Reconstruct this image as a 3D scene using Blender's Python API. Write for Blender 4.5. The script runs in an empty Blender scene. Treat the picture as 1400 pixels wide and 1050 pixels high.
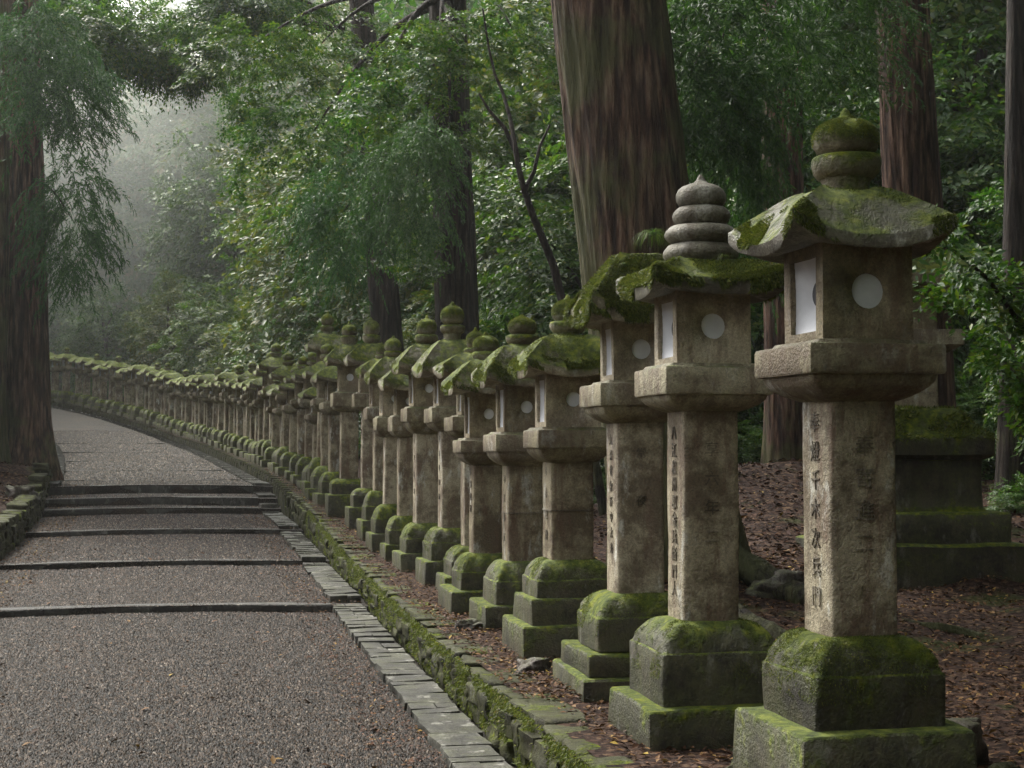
import bpy, math, random
import numpy as np
from mathutils import Vector, Matrix

rng = np.random.default_rng(7)
random.seed(7)
R = math.radians
scene = bpy.context.scene
C = scene.collection

# ---------------------------------------------------------------- camera
EYE = 1.6
PITCH = 2.45
FPX = 2100.0            # focal length in pixels of the 1400 px wide photograph
cam_d = bpy.data.cameras.new('camera')
cam_d.sensor_width = 36.0
cam_d.lens = FPX / 1400 * 36
cam_d.clip_end = 1200
cam_d.clip_start = 0.05
cam = bpy.data.objects.new('camera', cam_d)
C.objects.link(cam)
cam.location = (0, 0, EYE)
cam.rotation_euler = (R(90 + PITCH), 0, 0)
scene.camera = cam

# ---------------------------------------------------------------- world, sun, exposure
SUN_EL, SUN_AZ = 52.0, -38.0        # azimuth measured from +Y towards +X
world = bpy.data.worlds.new('World')
scene.world = world
world.use_nodes = True
wn = world.node_tree
wn.nodes.clear()
wo = wn.nodes.new('ShaderNodeOutputWorld')
bg = wn.nodes.new('ShaderNodeBackground')
sky = wn.nodes.new('ShaderNodeTexSky')
sky.sky_type = 'NISHITA'
sky.sun_disc = False
sky.sun_elevation = R(SUN_EL)
sky.sun_rotation = R(SUN_AZ)
sky.air_density = 1.0
sky.dust_density = 4.0
sky.ozone_density = 1.0
hs = wn.nodes.new('ShaderNodeHueSaturation')
hs.inputs['Saturation'].default_value = 0.12
bg.inputs['Strength'].default_value = 0.15
wn.links.new(sky.outputs[0], hs.inputs['Color'])
wn.links.new(hs.outputs[0], bg.inputs['Color'])
wn.links.new(bg.outputs[0], wo.inputs['Surface'])

sun_d = bpy.data.lights.new('sun', 'SUN')
sun_d.energy = 1.5
sun_d.angle = R(25)
sun_d.color = (1.0, 0.94, 0.80)
sun = bpy.data.objects.new('sun', sun_d)
C.objects.link(sun)
sun.location = (-20, 20, 40)
_dir = Vector((math.sin(R(SUN_AZ)) * math.cos(R(SUN_EL)), math.cos(R(SUN_AZ)) * math.cos(R(SUN_EL)), math.sin(R(SUN_EL))))
sun.rotation_euler = _dir.to_track_quat('Z', 'Y').to_euler()

scene.view_settings.view_transform = 'Standard'
scene.view_settings.look = 'None'
scene.view_settings.exposure = 1.65
scene.view_settings.gamma = 1.0
scene.view_settings.use_curve_mapping = False
scene.cycles.max_bounces = 6
scene.cycles.diffuse_bounces = 3
scene.cycles.glossy_bounces = 2
scene.cycles.transmission_bounces = 3
scene.cycles.volume_bounces = 2
scene.cycles.transparent_max_bounces = 4
scene.cycles.caustics_reflective = False
scene.cycles.caustics_refractive = False
scene.cycles.use_denoising = True
scene.cycles.sample_clamp_indirect = 4.0

# ---------------------------------------------------------------- small maths
def W(px, py, Y):
    """world x, z of a photograph pixel at distance Y"""
    a = (525 - py) / FPX
    t = math.tan(math.atan(a) + R(PITCH))
    k = math.cos(R(PITCH)) + t * math.sin(R(PITCH))
    return ((px - 700) / FPX * Y * k, EYE + t * Y)

def _h(ix, iy, iz, seed):
    n = (ix * 374761393 + iy * 668265263 + iz * 2147483647 + seed * 974711) & 0xFFFFFFFF
    n = ((n ^ (n >> 13)) * 1274126177) & 0xFFFFFFFF
    n = (n ^ (n >> 16)) & 0xFFFFFFFF
    return n.astype(np.float64) / 4294967295.0

def vn(p, seed=0):
    """value noise -1..1 on an (N,3) array"""
    p = np.asarray(p, float)
    i = np.floor(p).astype(np.int64)
    f = p - i
    f = f * f * (3 - 2 * f)
    r = 0
    for dx in (0, 1):
        for dy in (0, 1):
            for dz in (0, 1):
                w = (f[:, 0] if dx else 1 - f[:, 0]) * (f[:, 1] if dy else 1 - f[:, 1]) * (f[:, 2] if dz else 1 - f[:, 2])
                r = r + w * _h(i[:, 0] + dx, i[:, 1] + dy, i[:, 2] + dz, seed)
    return r * 2 - 1

def fbm(p, seed=0, o=3):
    p = np.asarray(p, float)
    r, a = 0, 1.0
    for k in range(o):
        r = r + a * vn(p * 2 ** k + 17.3 * k, seed + k)
        a *= 0.5
    return r

# ---------------------------------------------------------------- object helpers
def mesh_of(name, V, faces, mat, smooth=None):
    """faces: list of (n,k) int arrays"""
    me = bpy.data.meshes.new(name)
    V = np.asarray(V, np.float32)
    faces = [np.asarray(f, np.int32) for f in faces if len(f)]
    nl = sum(f.size for f in faces)
    nf = sum(f.shape[0] for f in faces)
    me.vertices.add(len(V))
    me.vertices.foreach_set('co', V.ravel())
    me.loops.add(nl)
    me.loops.foreach_set('vertex_index', np.concatenate([f.ravel() for f in faces]))
    me.polygons.add(nf)
    tot = np.concatenate([np.full(f.shape[0], f.shape[1], np.int32) for f in faces])
    st = np.concatenate([[0], np.cumsum(tot)[:-1]]).astype(np.int32)
    me.polygons.foreach_set('loop_start', st)
    try:
        me.polygons.foreach_set('loop_total', tot)
    except Exception:
        pass
    me.update(calc_edges=True)
    me.validate()
    if smooth is not None:
        me.polygons.foreach_set('use_smooth', np.ones(len(me.polygons), bool))
        if smooth < 180:
            me.set_sharp_from_angle(angle=R(smooth))
    if mat is not None:
        me.materials.append(mat)
    return me

def obj(name, me, parent=None, loc=(0, 0, 0), rot=(0, 0, 0), scale=(1, 1, 1)):
    o = bpy.data.objects.new(name, me)
    C.objects.link(o)
    o.location, o.rotation_euler, o.scale = loc, rot, scale
    if parent is not None:
        o.parent = parent
    return o

def tag(o, label=None, cat=None, group=None, kind=None):
    if label: o['label'] = label
    if cat: o['category'] = cat
    if group: o['group'] = group
    if kind: o['kind'] = kind
    return o

def copy_tree(o, parent=None):
    c = o.copy()
    C.objects.link(c)
    c.parent = parent
    for ch in list(o.children):
        copy_tree(ch, c)
    return c

# ---------------------------------------------------------------- material helpers
class NT:
    def __init__(s, name):
        s.m = bpy.data.materials.new(name)
        s.m.use_nodes = True
        s.t = s.m.node_tree
        s.t.nodes.clear()
        s.out = s.n('ShaderNodeOutputMaterial')
        s.geo = s.n('ShaderNodeNewGeometry')
    def n(s, typ, **kw):
        nd = s.t.nodes.new(typ)
        for k, v in kw.items():
            setattr(nd, k, v)
        return nd
    def l(s, a, b):
        s.t.links.new(a, b)
    def put(s, sock, v):
        if hasattr(v, 'is_linked') or isinstance(v, bpy.types.NodeSocket):
            s.l(v, sock)
        else:
            if isinstance(v, (tuple, list)) and len(v) == 3 and sock.type == 'RGBA':
                v = (*v, 1)
            sock.default_value = v
    def math(s, op, a, b=0.0, c=None, clamp=False):
        nd = s.n('ShaderNodeMath', operation=op)
        nd.use_clamp = clamp
        s.put(nd.inputs[0], a); s.put(nd.inputs[1], b)
        if c is not None: s.put(nd.inputs[2], c)
        return nd.outputs[0]
    def noise(s, vec, scale, detail=3, rough=0.55, dist=0.0):
        nd = s.n('ShaderNodeTexNoise')
        s.l(vec, nd.inputs['Vector'])
        nd.inputs['Scale'].default_value = scale
        nd.inputs['Detail'].default_value = detail
        nd.inputs['Roughness'].default_value = rough
        nd.inputs['Distortion'].default_value = dist
        return nd.outputs[0]
    def voro(s, vec, scale, feature='F1'):
        nd = s.n('ShaderNodeTexVoronoi', feature=feature)
        s.l(vec, nd.inputs['Vector'])
        nd.inputs['Scale'].default_value = scale
        return nd
    def map(s, vec, sc=(1, 1, 1)):
        nd = s.n('ShaderNodeMapping')
        s.l(vec, nd.inputs['Vector'])
        nd.inputs['Scale'].default_value = sc
        return nd.outputs[0]
    def ramp(s, f, stops, interp='LINEAR'):
        nd = s.n('ShaderNodeValToRGB')
        s.put(nd.inputs[0], f)
        cr = nd.color_ramp
        cr.interpolation = interp
        while len(cr.elements) > 1:
            cr.elements.remove(cr.elements[-1])
        for i, (p, c) in enumerate(stops):
            e = cr.elements[0] if i == 0 else cr.elements.new(p)
            e.position = p
            e.color = (*c, 1) if len(c) == 3 else c
        return nd.outputs[0]
    def mix(s, f, a, b, blend='MIX'):
        nd = s.n('ShaderNodeMix', data_type='RGBA', blend_type=blend)
        s.put(nd.inputs[0], f); s.put(nd.inputs[6], a); s.put(nd.inputs[7], b)
        return nd.outputs[2]
    def step(s, f, a, b):
        nd = s.n('ShaderNodeMapRange', interpolation_type='SMOOTHSTEP')
        s.put(nd.inputs[0], f)
        nd.inputs[1].default_value = a; nd.inputs[2].default_value = b
        return nd.outputs[0]
    def bump(s, h, strength, dist, prev=None):
        nd = s.n('ShaderNodeBump')
        nd.inputs['Strength'].default_value = strength
        nd.inputs['Distance'].default_value = dist
        s.l(h, nd.inputs['Height'])
        if prev is not None: s.l(prev, nd.inputs['Normal'])
        return nd.outputs[0]
    def bsdf(s, col, rough, normal=None, spec=0.5):
        b = s.n('ShaderNodeBsdfPrincipled')
        s.put(b.inputs['Base Color'], col)
        s.put(b.inputs['Roughness'], rough)
        b.inputs['Specular IOR Level'].default_value = spec
        if normal is not None: s.l(normal, b.inputs['Normal'])
        return b
    def end(s, b):
        s.l(b.outputs[0], s.out.inputs['Surface'])
        return s.m

def stone_mat(name, moss=0.0, stain=None, lichen=0.5, tint=(0.31, 0.275, 0.195), dark=(0.115, 0.09, 0.058), lowmoss=0.0, wet=0.62, reach=1.0, spec=0.4):
    """weathered granite: moss settles on upward faces and in noise patches"""
    s = NT(name)
    P = s.geo.outputs['Position']
    N = s.n('ShaderNodeSeparateXYZ'); s.l(s.geo.outputs['Normal'], N.inputs[0])
    nb = s.noise(P, 3.2, 5, 0.62)
    nf = s.noise(P, 85, 3, 0.7)
    col = s.mix(s.step(s.math('ADD', nb, s.math('MULTIPLY', s.math('SUBTRACT', s.noise(P, 17, 4, 0.7), 0.5), 0.5)), 0.38, 0.64), dark, tint)
    n2 = s.noise(s.map(P, (5, 5, 1.1)), 2.3, 4, 0.65)
    col = s.mix(s.math('MULTIPLY', s.step(n2, 0.47, 0.66), 0.75), col, stain or (dark[0] * .9, dark[1] * .8, dark[2] * .8))
    nl = s.noise(s.map(P, (1, 1, .45)), 7.0, 5, 0.68)
    col = s.mix(s.math('MULTIPLY', s.step(nl, 0.56, 0.68), lichen), col, (0.44, 0.44, 0.40))
    # grains
    vg = s.voro(P, 260)
    col = s.mix(0.5, col, s.mix(s.math('MULTIPLY', vg.outputs['Distance'], 1.0), (0.32, 0.30, 0.26), (0.9, 0.88, 0.84)), 'OVERLAY')
    col = s.mix(0.55, col, s.ramp(nf, [(0.25, (0.15, 0.15, 0.15)), (0.5, (0.5, 0.5, 0.5)), (0.75, (0.85, 0.85, 0.85))]), 'OVERLAY')
    # moss
    nm = s.noise(P, 5.0, 5, 0.62)
    nm2 = s.noise(P, 34, 3, 0.6)
    mf = s.math('ADD', s.math('MULTIPLY', nm, 1.5), s.math('MULTIPLY', N.outputs['Z'], 0.62 * reach))
    mf = s.math('ADD', mf, s.math('MULTIPLY', nm2, 0.5))
    mf = s.math('ADD', mf, moss)
    if lowmoss:
        tc = s.n('ShaderNodeTexCoord')
        oz = s.n('ShaderNodeSeparateXYZ'); s.l(tc.outputs['Object'], oz.inputs[0])
        mf = s.math('ADD', mf, s.math('MULTIPLY', s.step(oz.outputs['Z'], 0.55, 0.0), lowmoss))
    mfac = s.step(mf, 1.28, 1.62)
    mcol = s.ramp(s.noise(P, 21, 4, 0.6), [(0.3, (0.024, 0.038, 0.004)), (0.5, (0.085, 0.115, 0.008)), (0.72, (0.22, 0.24, 0.018))])
    green = s.mix(s.math('MULTIPLY', s.step(mf, 0.85, 1.35), 0.6), col, s.mix(nm2, (0.022, 0.026, 0.008), (0.085, 0.092, 0.026)))
    col = s.mix(mfac, green, mcol)
    h1 = s.math('ADD', s.math('MULTIPLY', nf, 0.5), s.math('MULTIPLY', nb, 0.8))
    oi = s.n('ShaderNodeObjectInfo')
    hv_ = s.n('ShaderNodeHueSaturation'); s.l(col, hv_.inputs['Color'])
    s.put(hv_.inputs['Value'], s.math('ADD', 0.74, s.math('MULTIPLY', oi.outputs['Random'], 0.5)))
    s.put(hv_.inputs['Saturation'], s.math('ADD', 1.15, s.math('MULTIPLY', oi.outputs['Random'], -0.25)))
    col = hv_.outputs[0]
    n1 = s.bump(h1, 0.9, 0.022)
    n1 = s.bump(s.noise(P, 28, 4, 0.7), 0.7, 0.014, n1)
    n1 = s.bump(vg.outputs['Distance'], 0.25, 0.004, n1)
    mh = s.math('MULTIPLY', mfac, s.math('ADD', s.noise(P, 160, 3, 0.7), 0.5))
    n1 = s.bump(mh, 0.9, 0.012, n1)
    rough = s.math('ADD', s.math('MULTIPLY', mfac, 0.3), s.math('ADD', s.math('MULTIPLY', s.noise(P, 9, 2), 0.3), wet - 0.15), clamp=True)
    return s.end(s.bsdf(col, rough, n1, spec))

M = {}
M['stone_base'] = stone_mat('mossy_base_stone', moss=0.13, lichen=0.25, dark=(0.018, 0.015, 0.010), tint=(0.065, 0.056, 0.034), reach=1.1, wet=0.55)
M['stone_post'] = stone_mat('weathered_post_stone', stain=(0.12, 0.076, 0.052), moss=-0.28, lichen=0.8, lowmoss=0.42, wet=0.66)
M['stone_box'] = stone_mat('weathered_box_stone', moss=-0.36, lichen=0.2, tint=(0.29, 0.25, 0.165), dark=(0.14, 0.112, 0.070))
M['stone_plat'] = stone_mat('weathered_platform_stone', moss=-0.26, lichen=0.4, reach=1.0, tint=(0.25, 0.228, 0.15))
M['stone_roof'] = stone_mat('mossy_roof_stone', moss=0.16, lichen=0.5, reach=1.25, wet=0.5)
M['stone_roof_bare'] = stone_mat('half_bare_roof_stone', moss=0.06, lichen=0.65, reach=1.15, wet=0.5, tint=(0.16, 0.15, 0.11), dark=(0.07, 0.062, 0.045))
M['stone_finial'] = stone_mat('mossy_finial_stone', moss=0.4, lichen=0.4, reach=0.9)
M['stone_finial_bare'] = stone_mat('bare_finial_stone', moss=-0.75, lichen=0.35, reach=0.9, tint=(0.155, 0.145, 0.11), dark=(0.08, 0.072, 0.05))
M['stone_wall'] = stone_mat('mossy_wall_stone', moss=0.12, lichen=0.2, reach=0.3, tint=(0.04, 0.037, 0.024), dark=(0.010, 0.010, 0.006), wet=0.7, spec=0.15)
M['stone_kerb'] = stone_mat('wet_kerb_stone', moss=-0.62, lichen=0.5, tint=(0.06, 0.059, 0.048), dark=(0.018, 0.018, 0.014), wet=0.55, spec=0.25)
M['stone_step'] = stone_mat('wet_step_stone', moss=-0.75, lichen=0.15, tint=(0.040, 0.038, 0.033), dark=(0.018, 0.017, 0.015), wet=0.5, spec=0.25)
M['rock'] = stone_mat('mossy_rock', moss=-0.2, lichen=0.2, tint=(0.07, 0.055, 0.045), dark=(0.022, 0.017, 0.014), reach=.7)

def simple(name, col, rough, spec=0.5):
    s = NT(name)
    return s.end(s.bsdf(col, rough, None, spec))

def paper_mat():
    s = NT('white_paper')
    P = s.geo.outputs['Position']
    col = s.mix(s.step(s.noise(P, 14, 4), 0.3, 0.75), (0.70, 0.71, 0.73), (0.84, 0.85, 0.87))
    b = s.bsdf(col, 0.6, None, 0.3)
    tr = s.n('ShaderNodeBsdfTranslucent')
    s.put(tr.inputs['Color'], (0.75, 0.76, 0.78))
    mx = s.n('ShaderNodeMixShader'); mx.inputs[0].default_value = 0.3
    s.l(b.outputs[0], mx.inputs[1]); s.l(tr.outputs[0], mx.inputs[2])
    s.l(mx.outputs[0], s.out.inputs['Surface'])
    return s.m
M['paper'] = paper_mat()
M['paper_hole'] = simple('dark_hole_in_paper', (0.045, 0.045, 0.05), 0.8, 0.2)
M['carving'] = stone_mat('carving_shade_stone', moss=-0.5, lichen=0.5, tint=(0.175, 0.152, 0.11), dark=(0.06, 0.048, 0.033))  # darker tone paints the shade of cut strokes onto raised lettering

def moss_blade_mat():
    s = NT('moss_blades')
    f = s.geo.outputs['Random Per Island']
    col = s.ramp(f, [(0.0, (0.03, 0.045, 0.005)), (0.45, (0.085, 0.115, 0.010)), (0.85, (0.17, 0.205, 0.022)), (1.0, (0.22, 0.19, 0.05))])
    nz = s.step(s.noise(s.geo.outputs['Position'], 9, 3), 0.35, 0.65)
    col = s.mix(s.math('MULTIPLY', nz, 0.45), col, (0.03, 0.042, 0.008))
    b = s.bsdf(col, 0.6, None, 0.3)
    tr = s.n('ShaderNodeBsdfTranslucent'); s.l(col, tr.inputs['Color'])
    mx = s.n('ShaderNodeMixShader'); mx.inputs[0].default_value = 0.35
    s.l(b.outputs[0], mx.inputs[1]); s.l(tr.outputs[0], mx.inputs[2])
    s.l(mx.outputs[0], s.out.inputs['Surface'])
    return s.m
M['moss'] = moss_blade_mat()

def leaf_mat(name, stops, rough=0.32, trans=0.3, spec=0.6):
    s = NT(name)
    oi = s.n('ShaderNodeObjectInfo')
    f = s.geo.outputs['Random Per Island']
    col = s.ramp(f, stops)
    big = s.noise(s.geo.outputs['Position'], 0.55, 2)
    k = s.math('ADD', 0.62, s.math('MULTIPLY', big, 0.75))
    hsv = s.n('ShaderNodeHueSaturation')
    s.l(col, hsv.inputs['Color'])
    s.put(hsv.inputs['Value'], k)
    s.put(hsv.inputs['Hue'], s.math('ADD', 0.485, s.math('MULTIPLY', oi.outputs['Random'], 0.03)))
    c = hsv.outputs[0]
    b = s.bsdf(c, rough, None, spec)
    tr = s.n('ShaderNodeBsdfTranslucent')
    t2 = s.mix(1.0, c, (1.5, 1.7, 0.7), 'MULTIPLY')
    s.l(t2, tr.inputs['Color'])
    mx = s.n('ShaderNodeMixShader'); mx.inputs[0].default_value = trans
    s.l(b.outputs[0], mx.inputs[1]); s.l(tr.outputs[0], mx.inputs[2])
    s.l(mx.outputs[0], s.out.inputs['Surface'])
    return s.m
M['leaf'] = leaf_mat('broad_leaves', [(0, (0.018, 0.050, 0.010)), (0.5, (0.038, 0.095, 0.014)), (0.88, (0.076, 0.135, 0.018)), (1, (0.13, 0.155, 0.022))], rough=0.42, spec=0.27)
M['leaf_yellow'] = leaf_mat('yellow_green_leaves', [(0, (0.03, 0.06, 0.012)), (0.6, (0.062, 0.10, 0.017)), (1, (0.13, 0.13, 0.028))], rough=0.45, spec=0.22)
M['leaf_pale'] = leaf_mat('haze_pale_leaves', [(0, (0.09, 0.13, 0.07)), (0.6, (0.14, 0.18, 0.09)), (0.9, (0.22, 0.19, 0.13)), (1, (0.28, 0.20, 0.16))], rough=0.5, spec=0.35)  # far leaves lightened so their colour carries the haze glow
M['cedar'] = leaf_mat('cedar_sprays', [(0, (0.016, 0.048, 0.015)), (0.5, (0.032, 0.088, 0.024)), (1, (0.065, 0.14, 0.032))], rough=0.5, trans=0.25, spec=0.35)
M['litter'] = leaf_mat('fallen_leaves', [(0, (0.022, 0.011, 0.006)), (0.45, (0.058, 0.027, 0.013)), (0.8, (0.12, 0.062, 0.028)), (0.96, (0.19, 0.115, 0.045)), (1, (0.28, 0.20, 0.035))], rough=0.65, trans=0.05, spec=0.12)
M['chips'] = leaf_mat('gravel_chips', [(0, (0.004, 0.0037, 0.0033)), (0.5, (0.014, 0.0115, 0.0095)), (0.8, (0.044, 0.029, 0.018)), (0.93, (0.088, 0.064, 0.045)), (1, (0.15, 0.128, 0.10))], rough=0.6, trans=0.0, spec=0.14)

M['litter_dark'] = leaf_mat('shade_dark_fallen_leaves', [(0, (0.010, 0.005, 0.003)), (0.45, (0.028, 0.013, 0.008)), (0.8, (0.06, 0.030, 0.016)), (0.96, (0.10, 0.058, 0.024)), (1, (0.18, 0.14, 0.03))], rough=0.7, trans=0.05, spec=0.12)  # same litter darkened: shade of the back ground put into the colour

def bark_mat(name, a, b_, moss):
    s = NT(name)
    P = s.geo.outputs['Position']
    st = s.map(P, (10, 10, 1.3))
    n = s.noise(st, 2.0, 6, 0.65, 0.3)
    col = s.ramp(n, [(0.34, tuple(x * 0.2 for x in a)), (0.47, a), (0.66, b_)])
    vf = s.voro(s.map(P, (17, 17, 1.5)), 1.0)
    col = s.mix(s.math('MULTIPLY', s.step(vf.outputs['Distance'], 0.32, 0.7), 0.7), col, tuple(x * .15 for x in a))
    nm = s.noise(P, 1.6, 4, 0.6)
    z = s.n('ShaderNodeSeparateXYZ'); s.l(P, z.inputs[0])
    low = s.step(z.outputs['Z'], 4.2, 1.0)
    mf = s.step(s.math('ADD', s.math('ADD', nm, s.math('MULTIPLY', low, 0.28)), s.math('MULTIPLY', n, 0.35)), 0.86 - moss, 1.08 - moss)
    col = s.mix(s.math('MULTIPLY', mf, 0.75), col, s.mix(n, (0.03, 0.035, 0.012), (0.12, 0.13, 0.05)))
    nn = s.bump(n, 1.0, 0.09)
    nn = s.bump(s.math('SUBTRACT', 1.0, vf.outputs['Distance']), 0.9, 0.03, nn)
    nn = s.bump(s.noise(s.map(P, (40, 40, 4)), 2, 4, 0.7), 0.8, 0.012, nn)
    return s.end(s.bsdf(col, 0.8, nn, 0.25))
M['bark'] = bark_mat('cedar_bark', (0.10, 0.055, 0.038), (0.26, 0.16, 0.11), 0.0)
M['bark_mossy'] = bark_mat('mossy_cedar_bark', (0.10, 0.055, 0.034), (0.24, 0.165, 0.11), 0.27)
M['root_bark'] = bark_mat('dark_root_bark', (0.022, 0.015, 0.011), (0.05, 0.036, 0.026), 0.05)  # deeper tone of the dark bark, used for roots
M['bark_dark'] = bark_mat('dark_bark', (0.035, 0.025, 0.02), (0.07, 0.052, 0.042), 0.0)

def gravel_mat():
    s = NT('wet_gravel')
    P = s.geo.outputs['Position']
    v = s.voro(P, 95)
    sep = s.n('ShaderNodeSeparateColor'); s.l(v.outputs['Color'], sep.inputs[0])
    col = s.ramp(sep.outputs[0], [(0, (0.006, 0.005, 0.0045)), (0.55, (0.019, 0.0165, 0.014)), (0.85, (0.045, 0.035, 0.026)), (1, (0.10, 0.085, 0.07))])
    col = s.mix(s.math('MULTIPLY', s.step(v.outputs['Distance'], 0.0, 0.012), 0.0), col, (0.02, 0.02, 0.02))
    big = s.noise(P, 0.8, 5, 0.65)
    col = s.mix(s.math('MULTIPLY', s.step(big, 0.5, 0.66), 0.5), col, (0.055, 0.038, 0.026))
    col = s.mix(s.math('MULTIPLY', s.step(s.noise(s.map(P, (1, 3, 1)), 1.1, 4), 0.52, 0.6), 0.5), col, (0.012, 0.011, 0.010))
    bd = s.bump(v.outputs['Distance'], 1.0, 0.006)
    bd = s.bump(s.noise(P, 45, 3, 0.7), 0.5, 0.01, bd)
    rough = s.math('ADD', 0.55, s.math('MULTIPLY', sep.outputs[1], 0.35))
    return s.end(s.bsdf(col, rough, bd, 0.14))
M['gravel'] = gravel_mat()

def soil_mat():
    s = NT('leafy_soil')
    P = s.geo.outputs['Position']
    v = s.voro(P, 34)
    sep = s.n('ShaderNodeSeparateColor'); s.l(v.outputs['Color'], sep.inputs[0])
    col = s.ramp(sep.outputs[0], [(0, (0.010, 0.006, 0.005)), (0.5, (0.028, 0.016, 0.012)), (0.85, (0.055, 0.032, 0.022)), (1, (0.10, 0.065, 0.04))])
    big = s.noise(P, 1.3, 5, 0.62)
    col = s.mix(s.math('MULTIPLY', s.step(big, 0.56, 0.68), 0.7), col, (0.035, 0.045, 0.012))
    bd = s.bump(sep.outputs[2], 0.8, 0.015)
    bd = s.bump(s.noise(P, 12, 4, 0.7), 0.8, 0.04, bd)
    return s.end(s.bsdf(col, 0.85, bd, 0.08))
M['soil'] = soil_mat()

# ---------------------------------------------------------------- path centre line: right edge of the path, parameter u = distance Y
_eu = np.array([-20, 5, 7.7, 14.25, 18.2, 22.2, 25.6, 27.4, 29, 33.5, 38, 43, 48, 54, 58.5, 62, 64.5, 67, 69, 70.5])
_ex = np.array([5.51, .275, -.29, -1.66, -2.49, -3.34, -4.16, -4.60, -5.02, -6.27, -7.6, -9.15, -10.9, -13.6, -16.2, -19.0, -22.0, -27.0, -33.0, -40.0])
_uu = np.linspace(-20, 70.5, 906)
_xx = np.interp(_uu, _eu, _ex)
_k = np.ones(31) / 31
_xs = np.convolve(np.pad(_xx, 15, mode='reflect', reflect_type='odd'), _k, 'valid')
def EX(u): return np.interp(u, _uu, _xs)
def ENrm(u):
    e = 0.4
    u = np.clip(u, -19, 70)
    dx = (EX(u + e) - EX(u - e)) / (2 * e)
    L = np.sqrt(dx * dx + 1)
    return 1 / L, -dx / L          # normal to the right of the path
_zu = np.array([-20, 7.7, 14.249, 14.25, 18.199, 18.2, 22.199, 22.2, 25.599, 25.6, 26.299, 26.3, 27.399, 27.4, 29, 33.5, 38, 43, 48, 54, 58.5, 62, 67, 70.5])
_zz = np.array([-.3, 0, .13, .19, .25, .31, .40, .47, .55, .65, .67, .80, .83, .98, 1.0, 1.18, 1.37, 1.6, 1.87, 2.42, 2.93, 3.42, 4.0, 4.3])
def ZP(u): return np.interp(u, _zu, _zz)
_lu = np.array([-20, 5, 7, 10, 12, 14, 16, 19.5, 21.5, 25, 29, 38, 48, 54, 58.5, 62, 67, 70.5])
_lz = np.array([.2, .26, .27, .30, .34, .39, .45, .63, .75, .92, 1.16, 1.53, 2.02, 2.57, 3.08, 3.57, 4.2, 4.5])
def ZL(u): return np.interp(u, _lu, _lz)
def UD(u, d):
    nx, ny = ENrm(u)
    return EX(u) + nx * d, u + ny * d
_tu = np.linspace(-19, 70, 500)
def ud_of(x, y):
    k = np.argmin((EX(_tu) - x) ** 2 + (_tu - y) ** 2)
    u = _tu[k]
    nx, ny = ENrm(u)
    return u, (x - EX(u)) * nx + (y - u) * ny
def GR(u, d, x=None, y=None, fine=True):
    """ground height"""
    u = np.asarray(u, float); d = np.asarray(d, float)
    if x is None: x, y = UD(u, d)
    r = ZL(u) + .045 * np.maximum(0, d - 2.2) + .09 * np.maximum(0, d - 6.5) + .35 * np.maximum(0, d - 26)
    r = r + .85 * np.exp(-(((x - 2.7) / 1.7) ** 2 + ((y - 17.5) / 3.2) ** 2)) + .35 * np.exp(-(((x - 1.3) / .8) ** 2 + ((y - 12.2) / 1.4) ** 2))
    l = ZP(np.maximum(u, 14)) * 1.0 + .42 + .14 * np.maximum(0, -d - 3.9) + .22 * np.maximum(0, -d - 9) - .1
    l = np.where(u > 29, l - .22 * np.clip((u - 29) / 3, 0, 1), l)
    z = np.where(d > -1.7, r, l)
    if fine:
        p = np.stack([x * 1.0, y * 1.0, x * 0], -1).reshape(-1, 3)
        amp = np.clip((np.where(d > 0, d - 1.7, -d - 3.9)) / 3.0, 0.06, 1)
        z = z + (.10 * fbm(p * .9, 3, 3) + .05 * fbm(p * 3.1, 9, 2)).reshape(z.shape) * amp
    return z
def ground_at(x, y):
    u, d = ud_of(x, y)
    return float(GR(np.array([u]), np.array([d]), np.array([x]), np.array([y]), fine=False)[0])

def grid_mesh(name, U, D, zf, mat, smooth=180):
    uu, dd = np.meshgrid(U, D, indexing='ij')
    x, y = UD(uu, dd)
    z = zf(uu, dd)
    V = np.stack([x, y, z], -1).reshape(-1, 3)
    n, m = len(U), len(D)
    i = np.arange(n * m).reshape(n, m)
    F = np.stack([i[:-1, :-1], i[:-1, 1:], i[1:, 1:], i[1:, :-1]], -1).reshape(-1, 4)[:, ::-1]
    return mesh_of(name, V, [F], mat, smooth)

# ---------------------------------------------------------------- ground and path (setting)
U = np.concatenate([np.arange(-15, 4, 1.0), np.arange(4, 16, .12), np.arange(16, 32, .25), np.arange(32, 70.4, .6)])
Dr = np.concatenate([np.arange(.44, 3, .12), np.arange(3, 8, .25), np.arange(8, 26, 1.0), np.arange(26, 120, 5.0)])
tag(obj('forest_floor', grid_mesh('forest_floor', U, Dr, lambda u, d: GR(u, d), M['soil'])), 'reddish brown forest floor strewn with fallen leaves behind the lanterns', kind='structure')
Dl = -np.concatenate([np.arange(3.72, 6, .15), np.arange(6, 12, .5), np.arange(12, 40, 2.0)])[::-1]
tag(obj('left_bank', grid_mesh('left_bank', U[U < 66], Dl, lambda u, d: GR(u, d), M['soil'])), 'dark leafy bank left of the path above the low wall', kind='structure')
# a sheet under everything reaching to the horizon
def sheet():
    xs = np.linspace(-400, 400, 60); ys = np.linspace(-200, 600, 60)
    X, Y = np.meshgrid(xs, ys, indexing='ij')
    Z = -1.2 + 0 * X
    far = np.maximum(0, Y - 150)
    Z = Z + np.minimum(far * .35, 45) + np.minimum(np.maximum(0, np.abs(X) - 90) * .3, 40)
    V = np.stack([X, Y, Z], -1).reshape(-1, 3)
    i = np.arange(3600).reshape(60, 60)
    F = np.stack([i[:-1, :-1], i[1:, :-1], i[1:, 1:], i[:-1, 1:]], -1).reshape(-1, 4)
    return mesh_of('ground', V, [F], M['soil'], 180)
tag(obj('ground', sheet()), kind='structure')

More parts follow.
